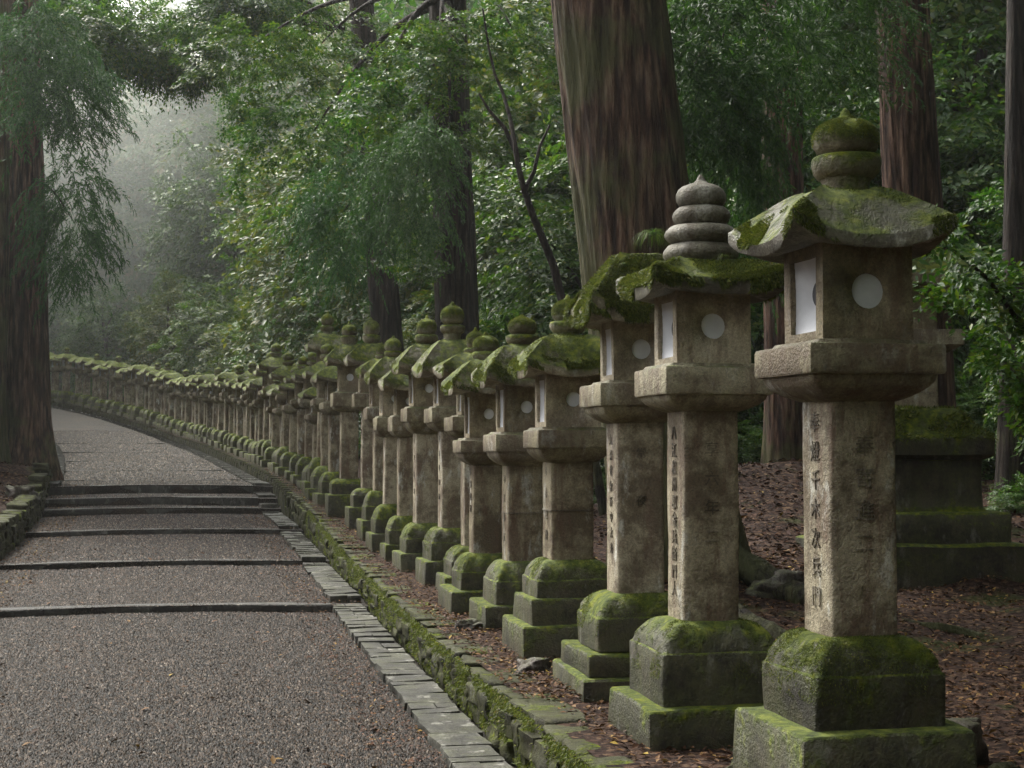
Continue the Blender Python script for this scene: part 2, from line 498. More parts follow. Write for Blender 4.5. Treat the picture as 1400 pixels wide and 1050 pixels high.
steps_u = [14.25, 18.2, 22.2, 25.6, 26.3, 27.4]
Up = np.concatenate([np.arange(-15, 4, 1.0), np.arange(4, 30, .2), np.arange(30, 70.4, .5)])
Up = np.sort(np.concatenate([Up] + [[s - .002, s + .002] for s in steps_u]))
Dp = np.linspace(-3.68, .42, 27)
def zpath(u, d):
    p = np.stack([*UD(u, d), u * 0], -1).reshape(-1, 3)
    return ZP(u) + (.012 * fbm(p * .8, 5, 3)).reshape(u.shape) - .03 * ((d + 1.7) / 1.9) ** 2 - .004
path = tag(obj('path', grid_mesh('path', Up, Dp, zpath, M['gravel'], 30)), 'wet gravel path climbing and bending left between the walls', kind='structure')

# ---------------------------------------------------------------- rough stone blocks
def rough_block(seed, n=4, amp=.06, bev=.16):
    """unit block -.5...5, rounded and uneven"""
    t = np.array([-1, -.72, 0, .72, 1.0]) if n == 4 else np.linspace(-1, 1, n + 1)
    P, F, off = [], [], 0
    m = len(t)
    A, B = np.meshgrid(t, t, indexing='ij')
    one = np.ones_like(A)
    for ax in range(3):
        for sg in (-1, 1):
            c = [None] * 3
            c[ax] = one * sg; c[(ax + 1) % 3] = A; c[(ax + 2) % 3] = B
            P.append(np.stack(c, -1).reshape(-1, 3))
            i = np.arange(m * m).reshape(m, m) + off
            q = np.stack([i[:-1, :-1], i[1:, :-1], i[1:, 1:], i[:-1, 1:]], -1).reshape(-1, 4)
            F.append(q if sg > 0 else q[:, ::-1])
            off += m * m
    P = np.concatenate(P); F = np.concatenate(F)
    key = np.round(P, 4)
    uq, inv = np.unique(key, axis=0, return_inverse=True)
    inv = inv.ravel()
    P = uq; F = inv[F]
    r = bev * 2
    q = np.clip(P, -(1 - r), 1 - r)
    d = P - q
    L = np.linalg.norm(d, axis=1, keepdims=True)
    P = q + r * d / np.maximum(L, 1e-6)
    P = P * .5
    off3 = np.stack([vn(P * 2.1 + seed * 7.7, seed), vn(P * 2.1 + 31 + seed * 7.7, seed), vn(P * 2.1 + 57 + seed * 7.7, seed)], -1)
    P = P + off3 * amp * 1.6 + .5 * amp * np.stack([vn(P * 5 + seed, seed + 3)] * 3, -1) * np.sign(P)
    return P, F

def blocks(tagname, mat, k, **kw):
    out = []
    for i in range(k):
        P, F = rough_block(i + 11, **kw)
        out.append(mesh_of(tagname, P, [F], mat, 55))
    return out
WALLB = blocks('stone', M['stone_wall'], 12, amp=.06, bev=.10, n=7)
KERBB = blocks('stone', M['stone_kerb'], 10, amp=.018, bev=.04, n=7)
STEPB = blocks('stone', M['stone_step'], 4, amp=.02, bev=.06)

def frame_at(u):
    nx, ny = ENrm(u)
    return math.atan2(ny, nx)

def place_block(pool, u, d, z, lu, ld, lz, parent=None, jit=.03, name='stone'):
    x, y = UD(u, d)
    a = frame_at(u) + random.uniform(-jit, jit) * 2
    return obj(name, random.choice(pool), parent, (float(x), float(y), float(z)), (random.uniform(-jit, jit), random.uniform(-jit, jit), a),
               (ld * random.uniform(.93, 1.07), lu * random.uniform(.96, 1.02), lz))

def joined_blocks(name, items, mat, parent):
    """many far stones as one mesh; items: (u,d,z,lu,ld,lz)"""
    P0, F0 = rough_block(5, n=2, amp=.05, bev=.12)
    Vs, Fs, off = [], [], 0
    for (u, d, z, lu, ld, lz) in items:
        a = frame_at(u) + random.uniform(-.03, .03)
        x, y = UD(u, d)
        Q = P0 * np.array([ld, lu, lz]) * random.uniform(.94, 1.04)
        ca, sa = math.cos(a), math.sin(a)
        X = Q[:, 0] * ca - Q[:, 1] * sa + x
        Y = Q[:, 0] * sa + Q[:, 1] * ca + y
        Vs.append(np.stack([X, Y, Q[:, 2] + z], -1)); Fs.append(F0 + off); off += len(P0)
    o = obj(name, mesh_of(name, np.concatenate(Vs), [np.concatenate(Fs)], mat, 55), parent)
    o['kind'] = 'stuff'
    return o

def arc_scale(u):
    dx = float((EX(u + .3) - EX(u - .3)) / .6)
    return math.sqrt(1 + dx * dx)

# kerb of flat stones on the right edge of the path
kerb = obj('stone_kerb', None)
tag(kerb, kind='structure')
u = 5.2
while u < 26:
    L = random.uniform(.12, .36)
    z = float(ZP(u)) + .012
    if random.random() < .55:
        place_block(KERBB, u + L / 2, .15 + random.uniform(-.006, .006), z - .03, L * 1.02, .29 * random.uniform(.97, 1.04), .09, kerb, .05)
    else:
        s_ = random.uniform(.12, .17)
        place_block(KERBB, u + L / 2, s_ / 2 + .005, z - .03, L * .96, s_, .09, kerb)
        place_block(KERBB, u + L / 2, .15 + s_ / 2, z - .032, L * .96, .29 - s_, .09, kerb)
    u += L / arc_scale(u)
items = []
while u < 66:
    L = random.uniform(.3, .5)
    items.append((u + L / 2, .165, float(ZP(u)) - .025, L * .99, .33, .09))
    u += L / arc_scale(u)
joined_blocks('far_kerb_stones', items, M['stone_kerb'], kerb)

# retaining wall under the lanterns
wall = obj('retaining_wall', None)
tag(wall, 'low mossy stone retaining wall running along the right of the path under the lantern row', 'wall')
for course in range(3):
    u = 4.6 + course * .11
    while u < 25:
        L = random.uniform(.2, .4)
        um = u + L / 2
        top = float(ZL(um)); bot = float(ZP(um))
        H = top - bot
        hc = .10
        if course == 2:
            place_block(WALLB, um, .51, top - hc / 2 + random.uniform(-.008, .012), L * 1.03, .27, hc, wall, .015)
        else:
            hh = max((H - hc) / 2 + .04, .05)
            zc = bot - .04 + hh / 2 + course * (hh - .005)
            place_block(WALLB, um, .45 + random.uniform(-.02, .012), zc, L * .96, .22, hh * 1.02, wall, .03)
        u += L / arc_scale(u)
items = []
u = 25.0
while u < 66:
    L = random.uniform(.3, .5)
    um = u + L / 2
    top = float(ZL(um)); bot = float(ZP(um))
    items.append((um, .46, top - .04, L * .97, .26, .09))
    items.append((um, .42, (top + bot) / 2 - .04, L * .93, .2, max(top - bot - .04, .06)))
    u += L / arc_scale(u)
joined_blocks('far_wall_stones', items, M['stone_wall'], wall)

def wall_moss():
    r = np.random.default_rng(5)
    n = 120000
    u = 4.8 + 17 * r.uniform(0, 1, n) ** 1.3
    z = ZP(u) + (ZL(u) - ZP(u)) * r.uniform(.0, 1.0, n)
    d = .335 + .05 * r.uniform(0, 1, n)
    x, y = UD(u, d)
    P = np.stack([x, y, z], -1)
    k = fbm(P * 5, 4, 3) > -.3
    P, u = P[k], u[k]; n = len(P)
    nx, ny = ENrm(u)
    out = np.stack([-nx, -ny, nx * 0], -1)
    dr = out * .6 + np.array([0, 0, -.7]) + r.normal(0, .4, (n, 3))
    dr /= np.linalg.norm(dr, axis=1, keepdims=True)
    h = r.uniform(.008, .024, (n, 1))
    w = np.cross(dr, r.normal(0, 1, (n, 3))); w /= np.linalg.norm(w, axis=1, keepdims=True)
    V = np.stack([P - w * h * .2, P + w * h * .2, P + dr * h], 1).reshape(-1, 3)
    tag(obj('moss', mesh_of('moss', V, [np.arange(n * 3).reshape(n, 3)], M['moss']), wall), kind='stuff')
wall_moss()

# low wall on the left bank
lwall = obj('bank_wall', None)
tag(lwall, 'low mossy block wall holding back the bank left of the path before the big cedar', 'wall')
for course in range(4):
    u = 13 + course * .13
    while u < 29.3:
        L = random.uniform(.24, .42)
        um = u + L / 2
        bot = float(ZP(um)) - .06
        H = .43
        if um > 28.2: H *= .75
        hc = H / 4
        dd = -3.62 - (.02 if course == 3 else 0.0)
        place_block(WALLB, um, dd + random.uniform(-.02, .02), bot + hc * (course + .5), L * .96, .26, hc * 1.04, lwall, .025)
        u += L / arc_scale(u)
# pale edging stones left of the upper flight
items = []
u = 27.4
while u < 62:
    L = random.uniform(.25, .45)
    items.append((u + L / 2, -3.42, float(ZP(u + L / 2)) + .0, L * .95, random.uniform(.16, .26), .08))
    u += L / arc_scale(u)
joined_blocks('left_edge_stones', items, M['stone_kerb'], kerb)

# steps
names = ['lowest and nearest long stone step across the gravel path', 'second stone step from the bottom across the gravel path',
         'third stone step from the bottom, a long thin edge in the gravel', 'fourth stone step, bottom one of the tight upper flight',
         'fifth stone step, middle one of the tight upper flight', 'topmost stone step with the tallest dark riser where the far path begins']
for k, su in enumerate(steps_u):
    st = obj('stone_step', None)
    tag(st, names[k], 'step', 'stone steps across the path')
    top = float(ZP(su + .001)); ris = top - float(ZP(su - .001))
    segs = [0, -1.25 + random.uniform(-.2, .2), -2.4 + random.uniform(-.2, .2), -3.5]
    for a, b in zip(segs[:-1], segs[1:]):
        h = ris + .14
        n_ = 14
        dd = np.linspace(a - .004, b + .004, n_)
        prof = np.array([(.0, -.16), (-.002, -.03), (.003, -.012), (.010, -.003), (.03, 0), (.15, 0), (.16, -.16)]) + 0.0
        VV = []
        for j, d_ in enumerate(dd):
            nj = vn(np.array([[d_ * 2.3, su, k2 * .7] for k2 in range(len(prof))]), 3) * .007
            sag = -.03 * ((d_ + 1.7) / 1.9) ** 2
            xx_, yy_ = UD(su + prof[:, 0] + nj, d_)
            VV.append(np.stack([xx_, yy_, top + .008 + sag + prof[:, 1] + nj * .8], -1))
        VV = np.concatenate(VV); m_ = len(prof)
        ii = np.arange(n_ * m_).reshape(n_, m_)
        FF = np.stack([ii[:-1, :-1], ii[:-1, 1:], ii[1:, 1:], ii[1:, :-1]], -1).reshape(-1, 4)[:, ::-1]
        obj('stone', mesh_of('stone', VV, [FF, ii[0][None, :], ii[-1][::-1][None, :]], M['stone_step'], 50), st)
# thin flat strips in the far path
for k, su in enumerate([29.6, 33.0, 37.0, 41.5, 46.5]):
    for a, b in ((0, -1.7), (-1.7, -3.4)):
        place_block(STEPB, su, (a + b) / 2, float(ZP(su)) - .042, .10, abs(a - b) * .99, .1, path, .003, 'edging_strip')

# ---------------------------------------------------------------- loose gravel chips and fallen leaves (nobody could count them)
def chips(n, u0, u1, d0, d1, size, zoff, mat, name, label, zf, flat=.45, leaf=False, dens=None):
    u = rng.uniform(0, 1, n); u = u0 + (u1 - u0) * u ** 1.35
    d = rng.uniform(d0, d1, n)
    if dens is not None:
        x, y = UD(u, d)
        keep = rng.uniform(-1, 1, n) < dens(x, y, u, d)
        u, d = u[keep], d[keep]; n = len(u)
    x, y = UD(u, d)
    z = zf(u, d) + zoff
    s = size * rng.uniform(.55, 1.35, n)
    th = rng.uniform(0, 6.283, n)
    a = np.stack([np.cos(th), np.sin(th), rng.normal(0, .28, n)], -1)
    b = np.stack([-np.sin(th), np.cos(th), rng.normal(0, .28, n)], -1)
    c = np.stack([x, y, z], -1)
    up = np.cross(a, b)
    s = s[:, None]
    if leaf:
        V = np.stack([c - a * s * .5, c + b * s * .27 + up * s * .12, c + a * s * .55, c - b * s * .27 + up * s * .12], 1).reshape(-1, 3)
        i = np.arange(n)[:, None] * 4
        F = np.concatenate([i + [0, 2, 1], i + [0, 3, 2]])
        me = mesh_of(name, V, [F], mat)
    else:
        e = rng.uniform(.55, 1, (n, 1))
        V = np.stack([c - a * s * .5 - up * s * .2, c - b * s * .5 * e - up * s * .2, c + a * s * .5 - up * s * .2, c + b * s * .5 * e - up * s * .2,
                      c + up * s * flat * .9 + a * s * rng.uniform(-.2, .2, (n, 1))], 1).reshape(-1, 3)
        i = np.arange(n)[:, None] * 5
        F = np.concatenate([i + [0, 4, 1], i + [1, 4, 2], i + [2, 4, 3], i + [3, 4, 0]])[:, [0, 2, 1]]
        me = mesh_of(name, V, [F], mat)
    return tag(obj(name, me), label, kind='stuff')
chips(160000, 6.9, 17, -3.4, .05, .0195, .002, M['chips'], 'loose_gravel', 'loose wet gravel on the near path', lambda u, d: zpath(u, d))
chips(70000, 15.5, 29, -3.4, .02, .03, .001, M['chips'], 'loose_gravel', 'loose wet gravel on the stepped part of the path', lambda u, d: zpath(u, d))
chips(40000, 28, 52, -3.4, .02, .055, .001, M['chips'], 'loose_gravel', 'loose wet gravel on the far climbing part of the path', lambda u, d: zpath(u, d))
chips(34000, 4.4, 13, .55, 7.5, .036, .012, M['litter'], 'leaf_litter', 'fallen brown and reddish leaves around the lantern bases', lambda u, d: GR(u, d), leaf=True)
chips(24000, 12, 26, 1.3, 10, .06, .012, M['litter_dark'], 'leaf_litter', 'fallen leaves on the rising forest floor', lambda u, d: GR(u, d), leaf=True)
chips(9000, 8, 30, .42, 1.25, .03, .014, M['litter'], 'leaf_litter', 'fallen leaves along the top of the low wall', lambda u, d: ZL(u) + .01, leaf=True)
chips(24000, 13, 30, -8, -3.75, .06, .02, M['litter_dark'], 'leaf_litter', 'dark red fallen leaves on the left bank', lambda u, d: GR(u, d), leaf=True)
chips(5000, 7, 26, -.35, .3, .024, .012, M['litter'], 'leaf_litter', 'small leaves and needles drifted along the right edge of the path', lambda u, d: zpath(u, d) + .012, leaf=True)
chips(4000, 10, 28, -3.5, -2.9, .03, .012, M['litter'], 'leaf_litter', 'small leaves drifted along the left edge of the path', lambda u, d: zpath(u, d), leaf=True)
chips(260, 7, 20, -3.3, .3, .05, .012, M['litter'], 'leaf_litter', 'few scattered leaves on the gravel path', lambda u, d: zpath(u, d), leaf=True)

# ---------------------------------------------------------------- stone lanterns
def loft(rows, n=8, sq=None, noise=(.006, 3.0), seed=0, petals=None, cap=True, bev=.02):
    """rows: (half width, z [, bevel]) -> square or round rings; sq: 1 square, 0 round"""
    t = np.sin(np.linspace(-math.pi / 2, math.pi / 2, n + 1))[:-1]
    sides = []
    for k in range(4):
        a = np.stack([t, -np.ones(n)], -1)
        c, s = round(math.cos(k * math.pi / 2)), round(math.sin(k * math.pi / 2))
        sides.append(np.stack([a[:, 0] * c - a[:, 1] * s, a[:, 0] * s + a[:, 1] * c], -1))
    base = np.concatenate(sides)                       # unit square outline
    ang = np.arctan2(base[:, 1], base[:, 0])
    circ = np.stack([np.cos(ang), np.sin(ang)], -1)
    m = len(base)
    V = []
    for j, row in enumerate(rows):
        hw, z = row[0], row[1]
        b = row[2] if len(row) > 2 else bev
        q = 1.0 if sq is None else sq
        b = min(b, hw * .9)
        p = base * hw
        cc = np.clip(p, -(hw - b), hw - b)
        d = p - cc
        L = np.linalg.norm(d, axis=1, keepdims=True)
        p = cc + b * d / np.maximum(L, 1e-9)
        if q < 1: p = p * q + circ * hw * (1 - q)
        zz = np.full(m, z)
        if petals is not None and petals[0] <= j <= petals[1]:
            tt = np.tile(t, 4)
            w = np.abs(np.sin(tt * math.pi * 1.5)) ** .6
            p = p * (1 + .10 * (w[:, None] - .7))
        V.append(np.concatenate([p, zz[:, None]], 1))
    V = np.concatenate(V)
    nr = len(rows)
    i = np.arange(nr * m).reshape(nr, m)
    F = np.stack([i[:-1], np.roll(i[:-1], -1, 1), np.roll(i[1:], -1, 1), i[1:]], -1).reshape(-1, 4)
    if noise[0]:
        o = V * noise[1] + seed * 13.7
        dv = np.stack([fbm(o, seed), fbm(o + 40, seed), .6 * fbm(o + 80, seed)], -1) * noise[0]
        V = V + dv
    faces = [F]
    if cap: faces += [i[0][::-1][None, :], i[-1][None, :]]
    return V, faces

def dens_rows(pts, n):
    """subdivide a profile"""
    out = []
    for (a, b) in zip(pts[:-1], pts[1:]):
        for k in range(n):
            f = k / n
            out.append((a[0] + (b[0] - a[0]) * f, a[1] + (b[1] - a[1]) * f))
    out.append(pts[-1][:2])
    return out

def roof_geo(Wd, hb, z_in, z_eave_b, th, z_top, rtop, lift, n, seed, dome=.5, amp=.008):
    """square roof with upturned corners; half width Wd"""
    t = np.sin(np.linspace(-math.pi / 2, math.pi / 2, n + 1))[:-1]
    sides = []
    for k in range(4):
        a = np.stack([t, -np.ones(n)], -1)
        c, s = round(math.cos(k * math.pi / 2)), round(math.sin(k * math.pi / 2))
        sides.append(np.stack([a[:, 0] * c - a[:, 1] * s, a[:, 0] * s + a[:, 1] * c], -1))
    base = np.concatenate(sides)
    s = np.tile(np.abs(t), 4)
    circ = base / np.linalg.norm(base, axis=1, keepdims=True)
    rows = [(hb / Wd, z_in, 0), (.8, z_in + (z_eave_b - z_in) * .75, .6), (.985, z_eave_b, 1), (1.0, z_eave_b + th * .1, 1), (1.0, z_eave_b + th * .88, 1), (.985, z_eave_b + th, 1)]
    ztop0 = z_eave_b + th
    R0 = rtop / Wd
    for q in np.linspace(0, 1, 11)[1:]:
        r = .985 + (R0 - .985) * q
        # gentle flare low down, steeper in the middle, domed on top
        f = (1 - dome) * q ** 1.4 + dome * (1 - (1 - q ** 1.3) ** 2.1)
        rows.append((r, ztop0 + (z_top - ztop0) * f, 1))
    V = []
    for (r, z, lf) in rows:
        k = 1 - .07 * r * (1 - s ** 2)
        mixr = np.clip(1 - r * 1.3, 0, 1)[None] if np.ndim(r) else max(0, 1 - r * 1.25)
        p = base * (1 - mixr) + circ * mixr
        p = p * (r * Wd * k)[:, None]
        zz = z + lift * (r ** 3) * (s ** 2.6) * lf
        # hip ridges stand a little proud
        zz = zz + .012 * (s ** 6) * (1 if 0 < q else 0) * (r < .95) * (r > .3) * lf
        V.append(np.concatenate([p, zz[:, None]], 1))
    V = np.concatenate(V); nr = len(rows); m = len(base)
    o = V * 5.0 + seed * 3.1
    V = V + np.stack([fbm(o, seed), fbm(o + 9, seed), fbm(o + 21, seed)], -1) * amp
    i = np.arange(nr * m).reshape(nr, m)
    F = np.stack([i[:-1], np.roll(i[:-1], -1, 1), np.roll(i[1:], -1, 1), i[1:]], -1).reshape(-1, 4)
    return V, [F, i[0][::-1][None, :], i[-1][None, :]]

def moss_on(V, faces, count, seed, size=.016, hang=.03, zlo=-9, thr=-.15, edge=None):
    """blades of moss on the upward and outer surfaces"""
    r = np.random.default_rng(seed)
    Q = faces[0]
    T = np.concatenate([Q[:, [0, 1, 2]], Q[:, [0, 2, 3]]])
    A, B, D = V[T[:, 0]], V[T[:, 1]], V[T[:, 2]]
    nrm = np.cross(B - A, D - A)
    ar = np.linalg.norm(nrm, axis=1)
    nrm = nrm / np.maximum(ar, 1e-9)[:, None]
    w = ar * np.clip(nrm[:, 2] + .25, 0, 1) ** .7
    w = w * ((A[:, 2]) > zlo)
    if edge is not None:
        rr = np.maximum(np.abs(A[:, 0]), np.abs(A[:, 1]))
        w = w * (1 + 7 * (rr > edge * .86))
    idx = r.choice(len(T), count, p=w / w.sum())
    a, b = r.uniform(0, 1, (2, count))
    fl = a + b > 1
    a[fl], b[fl] = 1 - a[fl], 1 - b[fl]
    P = A[idx] + (B - A)[idx] * a[:, None] + (D - A)[idx] * b[:, None]
    N = nrm[idx]
    keep = fbm(P * 6 + seed, seed, 3) > thr
    P, N = P[keep], N[keep]
    n = len(P)
    side = np.clip(1 - N[:, 2], 0, 1)[:, None]
    h = size * r.uniform(.5, 1.3, (n, 1))
    dirn = N + r.normal(0, .5, (n, 3)) + np.array([0, 0, -1.3]) * side
    dirn /= np.linalg.norm(dirn, axis=1, keepdims=True)
    h = h + hang * side * r.uniform(.1, 1, (n, 1))
    wv = np.cross(dirn, r.normal(0, 1, (n, 3)))
    wv /= np.linalg.norm(wv, axis=1, keepdims=True)
    wv *= h * .2
    Vv = np.stack([P - wv, P + wv, P + dirn * h], 1).reshape(-1, 3)
    F = np.arange(n * 3).reshape(n, 3)
    return Vv, [F]

def wall_rect(c, u_, v_, nrm, hu, hv, iu, iv, depth, ccy=0):
    """a wall face with a rectangular hole"""
    def P(a, b, dep=0): return c + u_ * a + v_ * b - nrm * dep
    o = [P(-hu, -hv), P(hu, -hv), P(hu, hv), P(-hu, hv)]
    i1 = [P(-iu, -iv + ccy), P(iu, -iv + ccy), P(iu, iv + ccy), P(-iu, iv + ccy)]
    i2 = [P(-iu, -iv + ccy, depth), P(iu, -iv + ccy, depth), P(iu, iv + ccy, depth), P(-iu, iv + ccy, depth)]
    V = np.array(o + i1 + i2)
    F = []
    for k in range(4):
        l = (k + 1) % 4
        F.append([k, l, 4 + l, 4 + k]); F.append([4 + k, 4 + l, 8 + l, 8 + k])
    return V, np.array(F)

def wall_round(c, u_, v_, nrm, hu, hv, rad, depth, n=8):
    sq = []
    t = np.linspace(-1, 1, n + 1)[:-1]
    for k in range(4):
        a = np.stack([t, -np.ones(n)], -1)
        cc, s = round(math.cos(k * math.pi / 2)), round(math.sin(k * math.pi / 2))
        sq.append(np.stack([a[:, 0] * cc - a[:, 1] * s, a[:, 0] * s + a[:, 1] * cc], -1))
    sq = np.concatenate(sq)
    ang = np.arctan2(sq[:, 1], sq[:, 0])
    m = len(sq)
    rings = []
    rings.append(c + u_ * (sq[:, :1] * hu) + v_ * (sq[:, 1:] * hv))
    rings.append(c + u_ * (np.cos(ang)[:, None] * rad) + v_ * (np.sin(ang)[:, None] * rad))
    rings.append(rings[1] - nrm * depth)
    V = np.concatenate(rings)
    i = np.arange(3 * m).reshape(3, m)
    F = np.stack([i[:-1], np.roll(i[:-1], -1, 1), np.roll(i[1:], -1, 1), i[1:]], -1).reshape(-1, 4)
    return V, F

def pane_rect(c, u_, v_, nrm, hu, hv, bow):
    t = np.linspace(-1, 1, 9)
    A, B = np.meshgrid(t, t, indexing='ij')
    dep = bow * (1 - np.abs(A)) * (1 - B ** 2)
    V = (c + u_ * (A.reshape(-1, 1) * hu) + v_ * (B.reshape(-1, 1) * hv) - nrm * dep.reshape(-1, 1))
    i = np.arange(81).reshape(9, 9)
    F = np.stack([i[:-1, :-1], i[1:, :-1], i[1:, 1:], i[:-1, 1:]], -1).reshape(-1, 4)
    return V, F

def disc(c, u_, v_, rx, ry, n=24, half=False):
    a = np.linspace(0, 2 * math.pi, n, endpoint=False) if not half else np.linspace(-math.pi / 2, math.pi / 2, n)
    V = c + u_ * (np.cos(a)[:, None] * rx) + v_ * (np.sin(a)[:, None] * ry)
    return V, np.arange(n)[None, :]

VX, VY, VZ = np.array([1., 0, 0]), np.array([0, 1., 0]), np.array([0, 0, 1.])

TEXTS = {}
def inscription(parent, txt, hw, z0, z1, face, width, seed):
    """carved characters run down a face of the post; real text curve turned to mesh, one mesh per character"""
    n = len(txt)
    step = (z1 - z0) / n
    for i, ch in enumerate(txt):
        cu = bpy.data.curves.new('carved_character', 'FONT')
        cu.body = ch
        cu.align_x = 'CENTER'
        cu.size = width
        cu.extrude = .0024
        cu.resolution_u = 2
        tmp = bpy.data.objects.new('tmp', cu)
        C.objects.link(tmp)
        dg = bpy.context.evaluated_depsgraph_get()
        me = bpy.data.meshes.new_from_object(tmp.evaluated_get(dg))
        bpy.data.objects.remove(tmp)
        if len(me.vertices) == 0: continue
        co = np.empty(len(me.vertices) * 3, np.float32)
        me.vertices.foreach_get('co', co)
        co = co.reshape(-1, 3).astype(float)
        co[:, :2] += np.stack([vn(co * 60 + seed + i, seed), vn(co * 60 + 30 + i, seed)], -1) * width * .02
        top = z1 - width * .8 - i * step
        if face == 'path':      # faces -x
            V = np.stack([-hw + .0018 - co[:, 2], -co[:, 0], top + co[:, 1]], -1)
        else:                   # faces -y
            V = np.stack([co[:, 0], -hw + .0018 - co[:, 2], top + co[:, 1]], -1)
        me.vertices.foreach_set('co', V.astype(np.float32).ravel())
        me.materials.clear(); me.materials.append(M['carving'])
        me.update()
        obj('carved_character', me, parent)

def build_lantern(L, x, y, zb, yaw, seed, n=8, moss=0):
    """L: heights above base and half widths.  Returns the Empty."""
    root = bpy.data.objects.new('stone_lantern', None)
    C.objects.link(root)
    root.location = (x, y, zb)
    root.rotation_euler = (0, 0, R(yaw))
    root.empty_display_size = .2
    hp = L['post'] / 2
    S = 1 if n >= 6 else 0
    sd = seed * 5
    # plinths
    tiers = L['tiers']                       # list of (full width, bottom, top) from the ground up; last carries the moulding
    for k, (w, a, b) in enumerate(tiers):
        hw = w / 2
        last = k == len(tiers) - 1
        a2 = a - (.12 if k == 0 else 0)
        if not last:
            rows = dens_rows([(hw, a2), (hw * .995, b - .012), (hw * .97, b), (hw * .6, b + .004)], 2 if S else 1)
            V, F = loft(rows, n, noise=(.012, 3.2), seed=sd + k, bev=.014)
            obj('plinth', mesh_of('plinth', V, F, M['stone_base'], 40), root)
        else:
            zt = L['mould']
            hh = zt - b
            rows = dens_rows([(hw, a2), (hw, b)], 2 if S else 1)[:-1] + [(hw, b - .008), (hw * .985, b), (hw * .965, b + .003)]
            j0 = len(rows)
            for q in np.linspace(0.04, 1, 9 if S else 4):
                # swelling lotus moulding narrowing to the post
                r = hw * .96 + (hp * 1.08 - hw * .96) * (q ** 1.2)
                rows.append((r, b + .008 + hh * .97 * math.sin(q * math.pi / 2) ** .9, .035))
            rows.append((hp * .7, zt + .004))
            V, F = loft(rows, n + (6 if S else 0), noise=(.010, 4.0), seed=sd + k, petals=(j0 + 1, j0 + 6) if S else None, bev=.016)
            up = obj('plinth', mesh_of('plinth', V, F, M['stone_base'], 42), root)
            if moss:
                mv, mf = moss_on(V, F, int(moss * 1.6), sd + 3, .0065, .003, thr=.12, zlo=a + (b - a) * .35)
                tag(obj('moss', mesh_of('moss', mv, mf, M['moss']), up), kind='stuff')
    # post
    z0, z1 = L['mould'] - .01, L['ptop'] + .01
    rows = [(hp * 1.0, z0 + (z1 - z0) * k) for k in np.linspace(0, 1, 9 if S else 3)]
    V, F = loft(rows, n, noise=(.0045, 3.0), seed=sd + 9, bev=.022)
    post = obj('post', mesh_of('post', V, F, M['stone_post'], 50), root)
    if L.get('text'):
        tp, tf, a, b, wd = L['text']
        H = L['ptop'] - L['mould']
        if tp: inscription(post, tp, hp + .004, L['mould'] + H * a, L['mould'] + H * b, 'path', wd, seed)
        if tf: inscription(post, tf, hp + .004, L['mould'] + H * .3, L['mould'] + H * .85, 'front', wd, seed + 4)
    if L.get('groove'):
        zg = L['mould'] + (L['ptop'] - L['mould']) * L['groove']
        V, F = loft([(hp + .0055, zg), (hp + .0055, zg + .008)], 4, noise=(.001, 3), bev=.02)
        obj('band', mesh_of('band', V, F, M['carving'], 40), post)
    # platform
    hq = L['plat'] / 2
    a, b, c = L['ptop'], L['pbot'], L['pltop']
    rows = [(hp * .96, a - .003)]
    for q in np.linspace(0, 1, 6 if S else 3):
        rows.append((hp * 1.08 + (hq * .93 - hp * 1.08) * math.sin(q * math.pi / 2) ** 1.15, a + (b - a) * (q ** 1.3), .03))
    rows += [(hq * .985, b + .003), (hq, b + .012), (hq, (b + c) / 2), (hq, c - .01), (hq * .985, c), (L['box'] / 2 + .045, c + .006), (L['box'] / 2 + .035, c + .02), (L['box'] / 2 * .8, c + .021)]
    V, F = loft(rows, n, noise=(.006, 3.5), seed=sd + 11, bev=.010)
    obj('platform', mesh_of('platform', V, F, M['stone_plat'], 38), root)
    # fire box
    hb = L['box'] / 2
    a, b = c + .018, L['btop'] + .03
    zc, hv = (a + b) / 2, (b - a) / 2
    iu, iv = hb * .66, hv * .76
    rad = L.get('rad', .068)
    Vs, Fs, off = [], [], 0
    for (nr, uu, kind) in ((-VX, -VY, 'r'), (VX, VY, 'r'), (-VY, VX, 'c'), (VY, -VX, 'c')):
        cc = nr * hb + VZ * zc
        if kind == 'r': V, F = wall_rect(cc, uu, VZ, nr, hb, hv, iu, iv, .03, -hv * .04)
        else: V, F = wall_round(cc, uu, VZ, nr, hb, hv, rad, .025, 6 if S else 3)
        Vs.append(V); Fs.append(F + off); off += len(V)
    V = np.concatenate(Vs)
    Vb = V + np.stack([fbm(V * 4 + seed, sd), fbm(V * 4 + 9 + seed, sd), V[:, 0] * 0], -1) * .0035
    box = obj('firebox', mesh_of('firebox', Vb, [np.concatenate(Fs)], M['stone_box']), root)
    for (nr, uu) in ((-VX, -VY), (VX, VY)):
        cc = nr * (hb - .018) + VZ * (zc - hv * .04)
        V, F = pane_rect(cc, uu, VZ, nr, iu + .01, iv + .01, .075)
        w = obj('paper_window', mesh_of('paper_window', V, [F], M['paper'], 40), box)
        if S:
            V, F = disc(nr * (hb - .015) + VZ * (zc - hv * .04) + uu * iu * .97, -uu, VZ, iu * .52, iv * .36, 16, True)
            obj('paper_hole', mesh_of('paper_hole', V, [F], M['paper_hole']), w)
    for (nr, uu) in ((-VY, VX), (VY, -VX)):
        V, F = disc(nr * (hb - .016) + VZ * zc, uu, VZ, rad + .004, rad + .004, 24)
        obj('round_window', mesh_of('round_window', V, [F], M['paper']), box)
    # roof
    Wd = L['roof'] / 2
    V, F = roof_geo(Wd, hb * .9, L['btop'] + .02, L['btop'] - .01, L.get('th', .085), L['rtop'], L.get('rtopw', .12), L.get('lift', .07), 14 if S else 4, seed, L.get('dome', 1.0), L.get('amp', .005))
